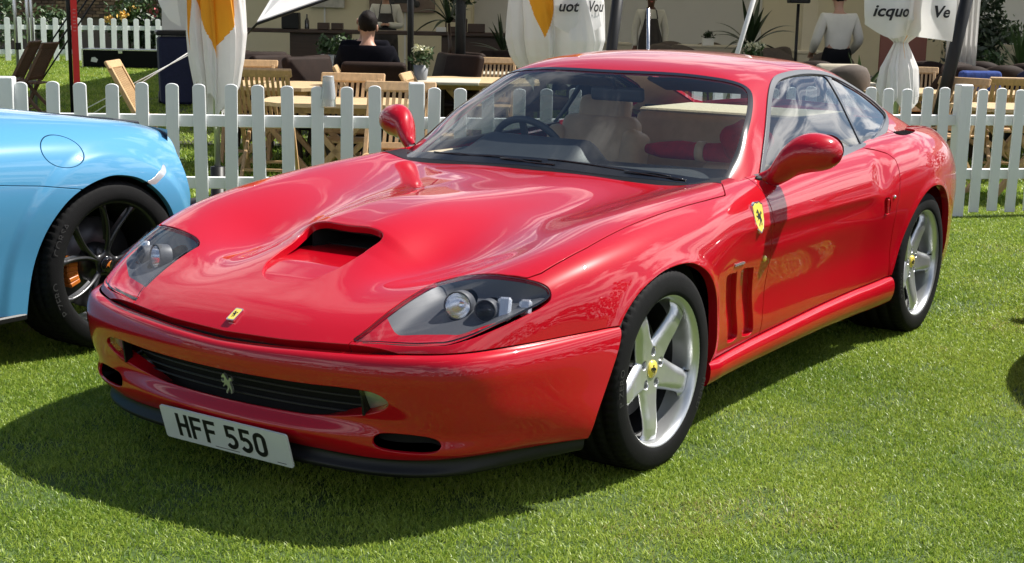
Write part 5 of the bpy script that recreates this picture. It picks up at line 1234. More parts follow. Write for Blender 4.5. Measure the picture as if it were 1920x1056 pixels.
def foliage(name, material, c, r, n, size, parent=None, squash=(1, 1, 1), seed=0, shape='ball', petals=None):
    """crown of many small leaves through a lumpy volume"""
    g = np.random.default_rng(seed); d = g.normal(size=(n, 3)); d /= np.linalg.norm(d, axis=1, keepdims=True)
    lump = 1 + .28*np.sin(3*d[:, 0]*2 + seed) + .22*np.sin(5*d[:, 1] + 2*d[:, 2]*3 + seed*2)
    P = d*(g.random(n)**.45*lump*r)[:, None]*np.array(squash) + np.array(c)
    u = g.normal(size=(n, 3)); u /= np.linalg.norm(u, axis=1, keepdims=True); v = np.cross(u, g.normal(size=(n, 3))); v /= np.linalg.norm(v, axis=1, keepdims=True)
    s_ = size*g.uniform(.6, 1.3, n)[:, None]
    V = np.stack([P-u*s_, P+v*s_*.42 + .12*s_*np.cross(u, v), P+u*s_, P-v*s_*.42 + .12*s_*np.cross(u, v)], 1).reshape(-1, 3); b = np.arange(n)*4
    return link(name, np_mesh(name, V, np.c_[b, b+1, b+2, b+3]), material, parent)
def palm(loc, h, n, L_, label, material=LEAFDARK, pot=BLACK, seed=0, droop=.9, wid=.035, group='potted palms in the marquee', trunk=True):
    g = random.Random(seed); o = empty('potted_palm', loc, 0, label, 'plant', group)
    m = MB(); m.lathe([(.14, 0), (.18, .34), (.17, .36), (.0001, .33)], 16); m.build('pot', pot, o)
    m = MB(); m.tube([(0, 0, .3), (.02, .01, h*.6), (0, 0, h)], [.035, .028, .02], 8); m.build('trunk', DARKWOOD, o)
    for i in range(n):
        a = 2*math.pi*i/n + g.uniform(-.25, .25); el = g.uniform(.35, 1.35); l = L_*g.uniform(.75, 1.15); V = []; F = []; k = 9
        for j in range(k):
            t = j/(k-1); rr = l*t*math.cos(el)*(1+.15*t); z = h + l*t*math.sin(el) - droop*l*t*t*math.cos(el)*.8
            w = wid*(math.sin(math.pi*min(1, .12+t*.92))+.08); px, py = -math.sin(a), math.cos(a); x, y = rr*math.cos(a), rr*math.sin(a)
            V += [(x-px*w, y-py*w, z), (x, y, z+w*.4), (x+px*w, y+py*w, z)]
            if j: b = 3*j; F += [(b-3, b-2, b+1, b), (b-2, b-1, b+2, b+1)]
        link('frond', np_mesh('frond', V, F), material, o)
    return o
def armchair(label, group, material=LEATHER, loc=(0, 0, 0), turn=0):
    o = empty('armchair', loc, turn, label, 'armchair', group)
    for nm, parts in (('seat', [((0, 0, .38), (.50, .52, .16), None, .03)]), ('backrest', [((0, .27, .66), (.56, .10, .60), (math.radians(-14), 0, 0), .04)]),
                      ('armrest', [((-.29, -.02, .56), (.09, .50, .10), (math.radians(-6), 0, 0), .03), ]), ('armrest', [((.29, -.02, .56), (.09, .50, .10), (math.radians(-6), 0, 0), .03)])):
        m = MB()
        for c, d, r, b in parts: m.box(c, d, r, bev=b, seg=3)
        m.build(nm, material, o, smooth=True)
    for sx in (-1, 1):
        m = MB(); m.bar((sx*.28, -.24, 0), (sx*.28, -.20, .52), .035); m.build('leg', DARKWOOD, o); m = MB(); m.bar((sx*.27, .32, 0), (sx*.27, .24, .40), .035); m.build('leg', DARKWOOD, o)
    return o
def dtable(label, group, loc, turn=0, w=.75, d=.75, material=TABLECLOTH, skirt=0.0, h=.745):
    o = empty('dining_table', loc, turn, label, 'table', group)
    m = MB(); m.box((0, 0, h-.015), (w, d, .03), bev=.006); m.build('table_top', material, o)
    if skirt:
        m = MB(); m.box((0, 0, h-.03-skirt/2), (w*.985, d*.985, skirt), bev=.01); m.build('cloth_skirt', material, o)
    m = MB(); m.box((0, 0, .36), (.07, .07, .70)); m.box((0, 0, .02), (.44, .44, .03), bev=.005); m.build('pedestal', BLACK, o)
    return o
A0 = armchair('dark leather armchair in which the man in black sits, back to the fence', 'dark armchairs in the marquee', loc=FR(12.6, -1.22), turn=yaw+math.pi)
for d, s_, t, lab in ((14.2, -2.50, 70, 'dark leather armchair at the left end, turned towards the cream wall'), (14.0, -2.35, 35, 'dark leather armchair second from the left post'), (13.3, -2.02, 60, 'dark leather armchair beside the left post, angled right'), (13.0, -1.68, 50, 'dark leather armchair just left of the man in black'),
        (13.5, -1.58, 75, 'dark leather armchair turned sideways left of the seated man, nearest the teak chairs'), (15.0, -1.06, -75, 'dark leather armchair turned sideways behind the cream flowers'), (15.5, -1.72, 200, 'dark leather armchair beyond the table left of the man in black'), (14.4, -.78, -50, 'dark quilted armchair right of the white flowers'), (15.2, -.78, -62, 'dark armchair tilted beyond the edge-on teak chair'), (15.9, -.28, -30, 'dark armchair left of the large white parasol'),
        (16.0, -.05, 20, 'grey brown armchair below the spiky palm, left of the large parasol'), (16.3, .25, 40, 'grey brown armchair below the spiky palm, beside the large parasol')):
    c = copy_tree(A0); c.location = FR(d, s_); c.rotation_euler = (0, 0, yaw + math.radians(t)); c['label'] = lab
for d, s_, w, lab in ((16.0, -2.05, .75, 'white topped table left of the man in black, with plants on it'), (14.6, -1.55, .7, 'white topped table hidden behind the man in black'), (13.6, -.72, .75, 'white topped table with cream flowers right of the man in black'), (15.4, -.42, .70, 'pale table before the cream panel, beside the black lamp post'), (16.6, .15, .8, 'white topped table below the spiky palm')):
    dtable(lab, 'white topped tables in the marquee', FR(d, s_), yaw, w, w)
# bar along the cream wall
bar = empty('bar_counter', FR(22, -1.6), yaw, 'long dark wooden bar counter along the cream wall behind the waiter', 'counter')
m = MB(); m.box((-.1, 0, 1.02), (5.0, .55, .06), bev=.008); m.build('counter_top', DARKWOOD, bar)
for x in (-1.4, .9): m = MB(); m.box((x, .05, .5), (.9, .4, .98)); m.build('counter_front', DARKWOOD, bar)
m = MB(); m.box((1.65, .05, .5), (.42, .35, .96), bev=.01); m.build('cream_panel', CREAM, bar)
def small(name, label, cat, group, material, loc, fn, turn=0):
    m = MB(); fn(m); o = m.build(name, material, None, loc, (0, 0, yaw+turn)); return tag(o, label, cat, group)
small('speaker_box', 'black box shaped loudspeaker standing on the left end of the dark bar', 'speaker', None, BLACK, FR(21.8, -3.42, 1.05), lambda m: m.box((0, 0, .12), (.26, .22, .24), bev=.01))
small('bottle', 'slim dark bottle beside the loudspeaker on the dark bar', 'bottle', None, GLOSSBLACK, FR(21.8, -3.18, 1.05), lambda m: m.lathe([(.035, 0), (.035, .12), (.012, .17), (.012, .22), (.0001, .22)], 12))
for s_, w, h, lab in ((-2.93, .17, .10, 'small dark crate left of the bald man on the bar'), (-2.72, .17, .10, 'small dark crate nearest the bald man on the bar'), (-.97, .11, .08, 'small brown box beside the wooden menu stand on the bar'), (-.62, .26, .13, 'brown wooden box right of the menu stand on the bar')):
    small('crate', lab, 'box', 'crates on the bar', DARKWOOD, FR(21.8, s_, 1.05), lambda m: m.box((0, 0, h/2), (w, .16, h), bev=.006))
small('card_holder', 'small white card holder right of the waiter on the bar', 'sign', None, LINEN, FR(21.7, -1.15, 1.05), lambda m: m.box((0, 0, .035), (.15, .04, .07), bev=.004))
ms = empty('menu_stand', FR(21.9, -.93, 1.05), yaw, 'open wooden frame stand on the bar right of the waiter', 'stand')
m = MB(); m.box((0, 0, .17), (.34, .03, .05)); m.build('top_rail', DARKWOOD, ms)
for sx in (-.155, .155): m = MB(); m.box((sx, 0, .075), (.025, .03, .15)); m.build('leg', DARKWOOD, ms)
pic = empty('framed_picture', FR(26.9, -2.15, 1.30), yaw, 'wide brown framed picture of a car on the cream wall', 'picture')
m = MB(); m.box((0, 0, .30), (1.22, .04, .60), bev=.006); m.build('frame', mat('brown_print', (.17, .12, .10), rough=.6, var=.15, vscale=2), pic)
m = MB(); m.box((-.02, -.022, .22), (.55, .01, .10), bev=.004); m.ball((-.2, -.03, .155), .062, 14, 8, (1, .25, 1)); m.ball((.27, -.03, .155), .062, 14, 8, (1, .25, 1)); m.build('printed_car', mat('print_dark', (.03, .03, .035), rough=.6), pic)
pic2 = empty('framed_picture', FR(26.9, -3.55, 1.36), yaw, 'pale framed print high on the cream wall at the left', 'picture')
m = MB(); m.box((0, 0, .3), (.65, .04, .6), bev=.006); m.build('frame', mat('pale_print', (.42, .40, .38), rough=.6, var=.35, vscale=6), pic2)
# plants and flowers
def pot_plant(label, loc, pot, material, r, n, leaf, h=.14, group=None, petals=None, seed=1, cat='plant'):
    o = empty('potted_plant', loc, 0, label, cat, group)
    m = MB(); m.lathe([(.055, 0), (.075, h), (.07, h), (.0001, h-.02)], 16); m.build('pot', pot, o)
    foliage('foliage', material, (0, 0, h+r*.75), r, n, leaf, o, (1, 1, .8), seed)
    if petals: foliage('blossom', petals, (0, 0, h+r*1.25), r*.85, n, leaf*.8, o, (1, 1, .45), seed+5)
    return o
pot_plant('leafy green plant in a white pot on the table left of the man in black', FR(15.8, -2.08, .745), POTW, LEAF, .13, 240, .035, seed=2)
pot_plant('leafy green plant without flowers right of the white pot', FR(15.6, -1.90, .745), POTG, LEAF, .14, 260, .035, seed=3)
pot_plant('cream flowers in a grey pot on the table right of the man in black', FR(13.5, -.90, .745), POTG, LEAF, .11, 200, .03, petals=PETALW, seed=4, cat='flowers')
pot_plant('yellow potted flowers on the table right of the leaning white pole', FR(16.5, 2.72, .745), POTG, LEAF, .13, 200, .035, petals=PETALW, seed=6, cat='flowers')
palm(FR(20, -.95, .35), .85, 16, .62, 'arching palm behind the black lamp post', seed=3)
palm(FR(18.5, -.18), .85, 15, .55, 'spiky dark palm left of the large white parasol', seed=5, droop=.35, wid=.02)
palm(FR(21, .95), .75, 18, .55, 'dark palm behind the slanted black pole', seed=8)
palm(FR(19.5, 3.15), .95, 18, .80, 'tall dark palm right of the leaning white pole', seed=11)
palm(FR(15.5, 3.72), .55, 16, .60, 'green palm between the waiter seen from behind and the knotted parasol', material=LEAF, seed=14, droop=.5, wid=.03)
palm(FR(16.5, 5.78), .80, 22, .72, 'spiky cordyline palm at the right edge above the planter', material=LEAF, seed=17, droop=.4, wid=.022)
lp = empty('lamp_post', FR(15.2, -.60), 0, 'black lamp post with a leafy hanging basket, left of the middle parasol', 'lamp post')
m = MB(); m.tube([(0, 0, 0), (0, 0, 2.6)], .055, 14); m.build('post', BLACK, lp)
foliage('hanging_foliage', LEAFDARK, (0, 0, 1.56), .17, 260, .04, lp, (1.1, 1.1, .8), 9)
# poles, stands
def pole(name, label, p, q, r, material, cat='pole'):
    m = MB(); m.tube([(0, 0, 0), q-p], r, 12); return tag(m.build(name, material, None, p), label, cat)
pole('tent_pole', 'thick slanted black pole right of the large white parasol', FR(12.5, .72, 0), FR(12.5, .88, 1.75), .05, BLACK)
pole('tent_pole', 'thick slanted black pole before the white drape at the right', FR(12.3, 3.55, 0), FR(12.3, 3.87, 2.0), .055, BLACK)
pole('tent_pole', 'thin leaning white pole rising above the red roof', FR(11.5, 1.55, .3), FR(11.5, 1.95, 1.85), .019, POTW)
pole('tent_pole', 'slim chrome pole in front of the aproned waiter', FR(13, 1.22, 0), FR(13, 1.17, 1.45), .016, STEEL)
spk = empty('speaker_stand', FR(18.5, 3.58), yaw, 'black loudspeaker on a thin stand before the pillar', 'speaker')
m = MB(); m.tube([(0, 0, .3), (0, 0, 1.55)], .02, 10); m.build('pole', BLACK, spk)
m = MB(); m.box((0, 0, 1.78), (.26, .24, .44), bev=.012); m.build('cabinet', BLACK, spk)
for a in (0.3, 2.4, 4.5): m = MB(); m.tube([(0, 0, .55), (.32*math.cos(a), .32*math.sin(a), 0)], .012, 8); m.build('leg', BLACK, spk)
# right-hand part: draped tables, tub chairs, planters
for d, s_, w, lab in ((21.5, 1.12, 1.15, 'long beige draped table behind the slanted black pole'), (21.0, 3.0, 1.25, 'long beige draped table before the tall dark palm')):
    dtable(lab, 'beige draped tables', FR(d, s_), yaw, w, .75, TABLECLOTH, .55, h=.95)
small('flower_box', 'small potted bush in a pale box on the draped table right of the aproned waiter', 'plant', None, POTW, FR(20.8, 2.75, .95), lambda m: m.box((0, 0, .05), (.16, .10, .10), bev=.004))
tag(foliage('topiary', LEAFDARK, FR(20.8, 2.75, 1.10), .075, 160, .03, None, (1, 1, .8), 21), 'round dark topiary in the pale box on the draped table', 'plant')
tag(foliage('topiary', LEAFDARK, FR(20.8, 1.05, 1.04), .10, 200, .035, None, (1, 1, .8), 22), 'round dark bush left of the aproned waiter on the draped table', 'plant')
def tub(label, loc, turn, material=TAUPE, group='tub chairs at the draped tables'):
    o = empty('tub_chair', loc, turn, label, 'chair', group)
    m = MB(); m.box((0, 0, .40), (.48, .48, .12), bev=.03, seg=3); m.build('seat', material, o, smooth=True)
    rows = []
    for a in np.linspace(-1.9, 1.9, 21):
        hgt = .98 - .30*(abs(a)/1.9)**2.2; sx, sy = math.sin(a), math.cos(a)
        rows.append([(.25*sx, .25*sy, .34), (.285*sx, .285*sy, .60), (.30*sx, .30*sy, hgt-.02), (.275*sx, .275*sy, hgt), (.245*sx, .245*sy, hgt-.02), (.22*sx, .22*sy, .44)])
    P_ = tensor(np.array(rows), 30, 24); S_ = Surf.grid(P_)
    link('backrest', np_mesh('backrest', S_.V, S_.F), material, o)
    for sx in (-1, 1):
        for sy in (-1, 1): m = MB(); m.bar((sx*.2, sy*.2, 0), (sx*.17, sy*.17, .36), .03); m.build('leg', DARKWOOD, o)
    return o
T0 = tub('taupe tub chair right of the aproned waiter', FR(20.4, 2.12), yaw+2.6)
for d, s_, t, lab, mt in ((20.2, 2.45, 2.2, 'taupe tub chair left of the topiary table', None), (21.9, 2.35, 0, 'taupe tub chair behind the topiary table on its left', None), (21.9, 2.95, 0, 'taupe tub chair behind the topiary in the middle', None), (20.3, 3.55, -2.4, 'taupe tub chair under the leaning white pole', None), (20.5, .50, 2.5, 'taupe tub chair beside the slanted black pole', None),
        (19.0, 3.42, .2, 'tall taupe tub chair behind the yellow flowers', None), (18.2, 3.98, 2.9, 'taupe tub chair left of the waiter seen from behind', None), (14.6, 2.98, 3.2, 'dark tub chair near the end of the red roof', LEATHER), (13.6, 3.02, 3.6, 'taupe tub chair with the embroidered cushion', None),
        (15.2, 4.35, 2.8, 'dark chair beside the knotted parasol', LEATHER), (14.6, 4.62, .4, 'dark brown tub chair below the white drape', LEATHER), (15.5, 4.95, 3.0, 'dark brown tub chair under the hedge', LEATHER), (14.4, 4.78, 3.3, 'dark tub chair behind the long teak table', LEATHER), (15.2, 5.35, 3.0, 'dark tub chair below the right planter', LEATHER), (14.2, 5.2, 2.9, 'navy tub chair behind the long teak table', NAVYF), (15.6, 5.75, 3.1, 'dark tub chair at the right edge', LEATHER), (14.0, 4.35, 3.1, 'dark tub chair right of the sunlit teak chair', LEATHER)):
    c = copy_tree(T0); c.location = FR(d, s_); c.rotation_euler = (0, 0, yaw+t); c['label'] = lab
    if mt is not None:
        c['group'] = 'dark tub chairs at the right'
        for ch in c.children:
            if ch.name.split('.')[0] in ('seat', 'backrest'): ch.data = ch.data.copy(); ch.data.materials[0] = mt
CUSH = mat('beige_cushion', (.42, .37, .28), rough=.9, var=.08, vscale=20, bump=.3, bscale=150)
cu = empty('cushion', FR(13.45, 3.02, .78), yaw+.15, 'beige cushion with a faint red embroidered crest leaning on a taupe chair', 'cushion')
m = MB(); m.box((0, 0, 0), (.44, .11, .40), (math.radians(-15), 0, 0), bev=.045, seg=3); m.build('cover', CUSH, cu, smooth=True)
me = text_mesh('JC', .13, frame((0, -.064, 0), (1, 0, 0), (0, .26, .97)), shear=.2); link('embroidery', me, mat('red_thread', (.35, .08, .06), rough=.9), cu)
for d, s_, w, lab in ((16.4, 3.35, 1.4, 'pale table above the red roof beside the yellow flowers'), (14.9, 3.30, .8, 'white topped table before the waiter seen from behind'), (16.2, 4.15, .8, 'pale table right of the knotted parasol'), (16.0, 5.1, 1.1, 'pale table below the beige planter'), (14.8, 5.62, 1.0, 'pale table at the right edge')):
    dtable(lab, 'pale tables at the right of the marquee', FR(d, s_), yaw, w, .7)
small('blanket', 'folded blue blanket over a chair behind the long teak table', 'blanket', None, mat('blue_blanket', (.02, .05, .22), rough=.95, var=.35, vscale=30, bump=.4, bscale=60), FR(13.7, 4.42, .83), lambda m: m.box((0, 0, 0), (.42, .12, .20), bev=.04, seg=3), .2)
hedge = tag(foliage('hedge', LEAFDARK, FR(17.0, 5.45, 1.2), .62, 1500, .05, None, (.55, .55, 1.25), 31), 'dark green hedge column right of the white drape', 'hedge')
pb = empty('planter_box', FR(17.5, 5.95), yaw, 'long beige planter box with bushy plants at the right edge', 'planter')
m = MB(); m.box((0, 0, .88), (1.5, .4, .46), bev=.008); m.box((0, 0, .33), (1.4, .34, .66)); m.build('box', PLANTER, pb)
foliage('foliage', SHRUB, (-.1, 0, 1.22), .30, 700, .04, pb, (2.1, .7, .75), 33)
pot_plant('small green bush in a grey pot on the pale table below the planter', FR(15.9, 5.28, .745), POTG, LEAF, .12, 220, .035, seed=36)
scr = tag(wall_obj('canvas_screen', 'pale canvas screen wall behind the right planter', FR(21, 6.6), FR(21, 9.4), 2.4, LINEN), cat='screen')
br = small('brown_board', 'reddish brown board right of the knotted parasol', 'board', None, mat('terracotta_board', (.20, .07, .045), rough=.7), FR(17, 4.55, .75), lambda m: m.box((0, 0, .27), (.55, .04, .54), bev=.005))
# white cloth hanging at the left, and the dark wheelie bin before it
tag(link('hanging_sheet', (lambda S_: np_mesh('hanging_sheet', S_.V, S_.F, S_.N))(Surf.grid(tensor(np.array([[FR(20 + .04*((i+j) % 2), -4.93 + .15*i, .28 + .42*j) for i in range(4)] for j in range(6)]), 24, 24))), CWHITE), 'white sheet hanging at the left behind the parasol', 'sheet')
wb = empty('wheelie_bin', FR(19.6, -4.66), yaw+.3, 'dark navy wheelie bin in front of the hanging white sheet', 'bin')
m = MB(); m.box((0, 0, .50), (.42, .46, .90), bev=.03, taper=1.12); m.build('body', NAVYF, wb)
m = MB(); m.box((0, 0, 1.0), (.52, .56, .07), (0, 0, 0), bev=.02); m.build('lid', BLACK, wb)
for sx in (-1, 1): m = MB(); m.lathe([(.0001, 0), (.10, 0), (.10, .04), (.0001, .04)], 16, axis='x', c=(sx*.2-.02, .24, .10)); m.build('wheel', BLACK, wb)
# ------------------------------------------------------------------ people: one skinned body each, clothes over it
def skin_mesh(name, J, E, root=0, sub=1):
    """grow one continuous surface round a skeleton of joints (x, y, z, radius)"""
    me = bpy.data.meshes.new(name); me.from_pydata([j[:3] for j in J], E, []); o = bpy.data.objects.new(name, me); col.objects.link(o)
    o.modifiers.new('skin', 'SKIN'); me.skin_vertices or None
    sv = me.skin_vertices[0].data if me.skin_vertices else None
    if sv is None: raise RuntimeError('no skin layer')
    for i, j in enumerate(J):
        r = j[3]; sv[i].radius = (r, r) if not isinstance(r, tuple) else r; sv[i].use_root = (i == root)
    s_ = o.modifiers.new('sub', 'SUBSURF'); s_.levels = sub; s_.render_levels = sub
    bpy.context.view_layer.update()
    out = bpy.data.meshes.new_from_object(o.evaluated_get(bpy.context.evaluated_depsgraph_get())); bpy.data.objects.remove(o); bpy.data.meshes.remove(me); out.name = name
    out.polygons.foreach_set('use_smooth', [True]*len(out.polygons)); return out
SKIN = mat('skin', (.42, .23, .16), rough=.5); SKIND = mat('skin_deep', (.12, .055, .035), rough=.5)
HAIRD = mat('dark_hair', (.010, .007, .006), spec=.15, rough=.7, bump=.4, bscale=120); HAIRB = mat('short_brown_hair', (.05, .03, .02), rough=.6, bump=.4, bscale=120)
SHIRTW = mat('white_shirt', (.60, .58, .52), rough=.8, var=.06, vscale=8, bump=.35, bscale=14); APRON = mat('dark_apron', (.035, .030, .030), rough=.8, var=.15, vscale=20); TROUS = mat('black_trousers', (.009, .009, .011), rough=.85, spec=.1)
SWEAT = mat('black_sweater', (.006, .006, .009), spec=.05, rough=.95, var=.2, vscale=40)
def person(label, loc, turn, pose, skin, hair, top, legs, apron=None, bald=False):
    """pose: joint name -> (x, y, z); the figure looks along local -y"""
    o = empty('person', loc, turn, label, 'person')
    p = pose; J = []; E = []; idx = {}
    def add(n, xyz, r, par=None):
        idx[n] = len(J); J.append((*xyz, r))
        if par: E.append((idx[par], idx[n]))
    mid = lambda a, b, t=.5: tuple(a[i]+(b[i]-a[i])*t for i in range(3))
    add('pelvis', p['pelvis'], (.155, .115)); add('waist', p['waist'], (.135, .10), 'pelvis'); add('chest', p['chest'], (.165, .115), 'waist'); add('neckb', p['neckb'], (.075, .065), 'chest'); add('neck', p['neck'], .050, 'neckb')
    hd = Vector(p['head']); nk = Vector(p['neck']); up = (hd-nk).normalized()
    add('jaw', tuple(nk + up*.065 + Vector((0, -.018, 0))), (.064, .072), 'neck'); add('head', tuple(hd), (.076, .092), 'jaw'); add('crown', tuple(hd + up*.07), (.062, .075), 'head')
    for s_, sg in (('l', 1), ('r', -1)):
        add('sh'+s_, p['sh'+s_], .062, 'chest'); add('el'+s_, p['el'+s_], .043, 'sh'+s_); add('wr'+s_, p['wr'+s_], .029, 'el'+s_)
        f = (Vector(p['wr'+s_]) - Vector(p['el'+s_])).normalized(); sd = f.cross(Vector((0, 0, 1)));
        sd = sd.normalized() if sd.length > .1 else Vector((0, 1, 0)); w = Vector(p['wr'+s_])
        add('pm'+s_, tuple(w + f*.055), (.036, .018), 'wr'+s_)
        for k, ln in enumerate((.070, .080, .075, .058)):
            b = w + f*.085 + sd*(.027 - .018*k); add('f%d%s' % (k, s_), tuple(b), .0095, 'pm'+s_); add('g%d%s' % (k, s_), tuple(b + f*ln*.6 + Vector((0, 0, -.02))), .008, 'f%d%s' % (k, s_))
        add('th'+s_, tuple(w + f*.035 + sd*.042), .011, 'wr'+s_); add('tt'+s_, tuple(w + f*.07 + sd*.055), .009, 'th'+s_)
        add('hp'+s_, p['hp'+s_], .092, 'pelvis'); add('kn'+s_, p['kn'+s_], .060, 'hp'+s_); add('an'+s_, p['an'+s_], .042, 'kn'+s_); a = p['an'+s_]
        add('to'+s_, (a[0], a[1]-.17, a[2]-.045), (.045, .03), 'an'+s_)
    link('body', skin_mesh('body', J, E, 0, 2), skin, o)
    def wear(name, names, grow, material, cut=None):
        ids = [idx[n] for n in names if n in idx]; mp = {v: i for i, v in enumerate(ids)}
        J2 = [(*J[i][:3], tuple(r+grow for r in J[i][3]) if isinstance(J[i][3], tuple) else J[i][3]+grow) for i in ids]
        E2 = [(mp[a], mp[b]) for a, b in E if a in mp and b in mp]; link(name, skin_mesh(name, J2, E2, 0, 2), material, o)
    wear('shirt' if top is SHIRTW else 'sweater', ['pelvis', 'waist', 'chest', 'neckb', 'shl', 'ell', 'wrl', 'shr', 'elr', 'wrr'], .020, top)
    wear('trousers', ['pelvis', 'waist', 'hpl', 'knl', 'anl', 'hpr', 'knr', 'anr'], .022, legs)
    for s_ in 'lr': wear('shoe', ['an'+s_, 'to'+s_], .014, BLACK)
    fw = Vector((0, -1, 0))
    m = MB(); m.ball(hd + up*.012 + fw*.094 + Vector((0, .0, -.015)), .016, 10, 8, (.8, 1.2, 1.3)); m.build('nose', skin, o)
    for sx in (-1, 1):
        m = MB(); m.ball(hd + Vector((sx*.033, -.080, .008)), .011, 8, 6); m.build('eye', LINEN, o)
        m = MB(); m.ball(hd + Vector((sx*.079, .012, -.01)), .026, 10, 8, (.4, .8, 1.25)); m.build('ear', skin, o)
    m = MB(); m.ball(hd + Vector((0, -.079, -.058)), .02, 10, 6, (1.2, .5, .35)); m.build('mouth', PETALP, o)
    if not bald:
        m = MB(); m.ball(hd + up*.040 + Vector((0, .018, 0)), .094, 20, 14, (.90, 1.02, 1.05))
        bmesh.ops.delete(m.bm, geom=[v for v in m.bm.verts if (v.co - hd).y < -.045 and (v.co-hd).z < .055 or (v.co - hd).z < -.085 or ((v.co - hd).z < -.02 and (v.co - hd).y < .0)], context='VERTS'); [setattr(v, 'co', v.co + (v.co-hd).normalized()*.006*math.sin(v.co.x*190 + v.co.z*140)*math.cos(v.co.y*170)) for v in m.bm.verts]; m.build('hair', hair, o)
    if apron:
        rows = [[(sx*w, y, z) for sx in (-1, -.6, 0, .6, 1)] for z, w, y in ((1.30, .105, -.150), (1.12, .15, -.168), (1.0, .185, -.165), (.80, .20, -.17), (.55, .21, -.18))]
        rows = np.array(rows, float); rows[:, [0, 4], 1] += .05
        S_ = Surf.grid(tensor(rows, 16, 16)); link('apron', np_mesh('apron', S_.V, S_.F, S_.N), apron, o)
        for sx in (-1, 1): m = MB(); m.tube([(sx*.10, -.142, 1.30), (sx*.085, -.10, 1.42), (sx*.06, .02, 1.475)], .010, 6); m.build('apron_strap', apron, o)
    return o
STAND = dict(pelvis=(0, 0, .94), waist=(0, .01, 1.10), chest=(0, .0, 1.31), neckb=(0, .01, 1.43), neck=(0, -.005, 1.49), head=(0, -.025, 1.625),
    shl=(.185, .01, 1.385), ell=(.235, .03, 1.10), wrl=(.13, -.20, 1.02), shr=(-.185, .01, 1.385), elr=(-.235, .03, 1.10), wrr=(-.13, -.20, 1.02),
    hpl=(.095, 0, .90), knl=(.10, -.01, .50), anl=(.105, .02, .09), hpr=(-.095, 0, .90), knr=(-.10, -.01, .50), anr=(-.105, .02, .09))
look = yaw                                   # facing the cars: local -y along -fwd
person('waiter in white shirt and dark apron with hands joined, behind the bar', FR(23.2, -2.12), look+.1, dict(STAND, wrl=(.03, -.22, 1.12), wrr=(-.05, -.22, 1.12), ell=(.25, -.02, 1.10), elr=(-.25, -.02, 1.10)), SKIN, HAIRB, SHIRTW, TROUS, APRON)
person('aproned waiter standing by the draped tables, arms at the sides', FR(23.5, 2.16), look, dict(STAND, ell=(.25, .02, 1.10), wrl=(.24, -.06, .84), elr=(-.25, .02, 1.10), wrr=(-.24, -.06, .84)), SKIND, HAIRD, SHIRTW, TROUS, APRON)
person('waiter seen from behind in white shirt and black trousers, hands forward', FR(17.4, 3.86), look+math.pi+.12, dict(STAND, ell=(.27, .02, 1.12), elr=(-.27, .02, 1.12), wrl=(.24, -.20, .98), wrr=(-.24, -.20, .98)), SKIN, HAIRD, SHIRTW, TROUS)
SIT = dict(pelvis=(0, .10, .52), waist=(0, .13, .70), chest=(0, .10, .94), neckb=(0, .08, 1.07), neck=(0, .065, 1.12), head=(0, .04, 1.245),
    shl=(.20, .08, 1.02), ell=(.27, -.02, .76), wrl=(.20, -.24, .72), shr=(-.20, .08, 1.02), elr=(-.27, -.02, .76), wrr=(-.20, -.24, .72),
    hpl=(.10, .06, .52), knl=(.14, -.38, .54), anl=(.15, -.40, .09), hpr=(-.10, .06, .52), knr=(-.14, -.38, .54), anr=(-.15, -.40, .09))
person('man in a black sweater sitting with his back to the fence, short dark hair', FR(12.6, -1.30), look+math.pi, SIT, SKIN, HAIRD, SWEAT, TROUS)
person('bald man in dark jacket and white collar facing the man in black', FR(14.4, -1.52), look+.1, dict(SIT, head=(.0, .04, 1.275)), SKIN, HAIRD, SWEAT, TROUS, bald=True)
# ------------------------------------------------------------------ far end of the garden
BRICKM = [mat('brick_brown', (.16, .095, .055), rough=.9, var=.2, vscale=6), mat('brick_dark', (.10, .062, .042), rough=.9, var=.2, vscale=6), mat('brick_tan', (.22, .14, .08), rough=.9, var=.2, vscale=6)]
MORTAR = mat('mortar', (.13, .105, .08), rough=.95)
wl = empty('brick_wall', FR(40, -13.6), yaw - .35, 'brown brick garden wall behind the distant picket fence', 'wall')
m = MB(); m.box((4, .15, 1.3), (24, .22, 2.6)); m.build('mortar', MORTAR, wl)
bms = []
for bm_ in BRICKM:
    m = MB(); m.box((0, 0, 0), (.222, .10, .072), bev=.006); me = m.mesh('brick'); me.materials.append(bm_); bms.append(me)
nb = 0
for r_ in range(10):
    for k in range(28):
        o = bpy.data.objects.new('brick', random.choice(bms)); col.objects.link(o); o.parent = wl; o.location = (-1.0 + .36*k*.66 + (.118 if r_ % 2 else 0), .0 + random.uniform(-.006, .006), .98 + .085*r_); nb += 1
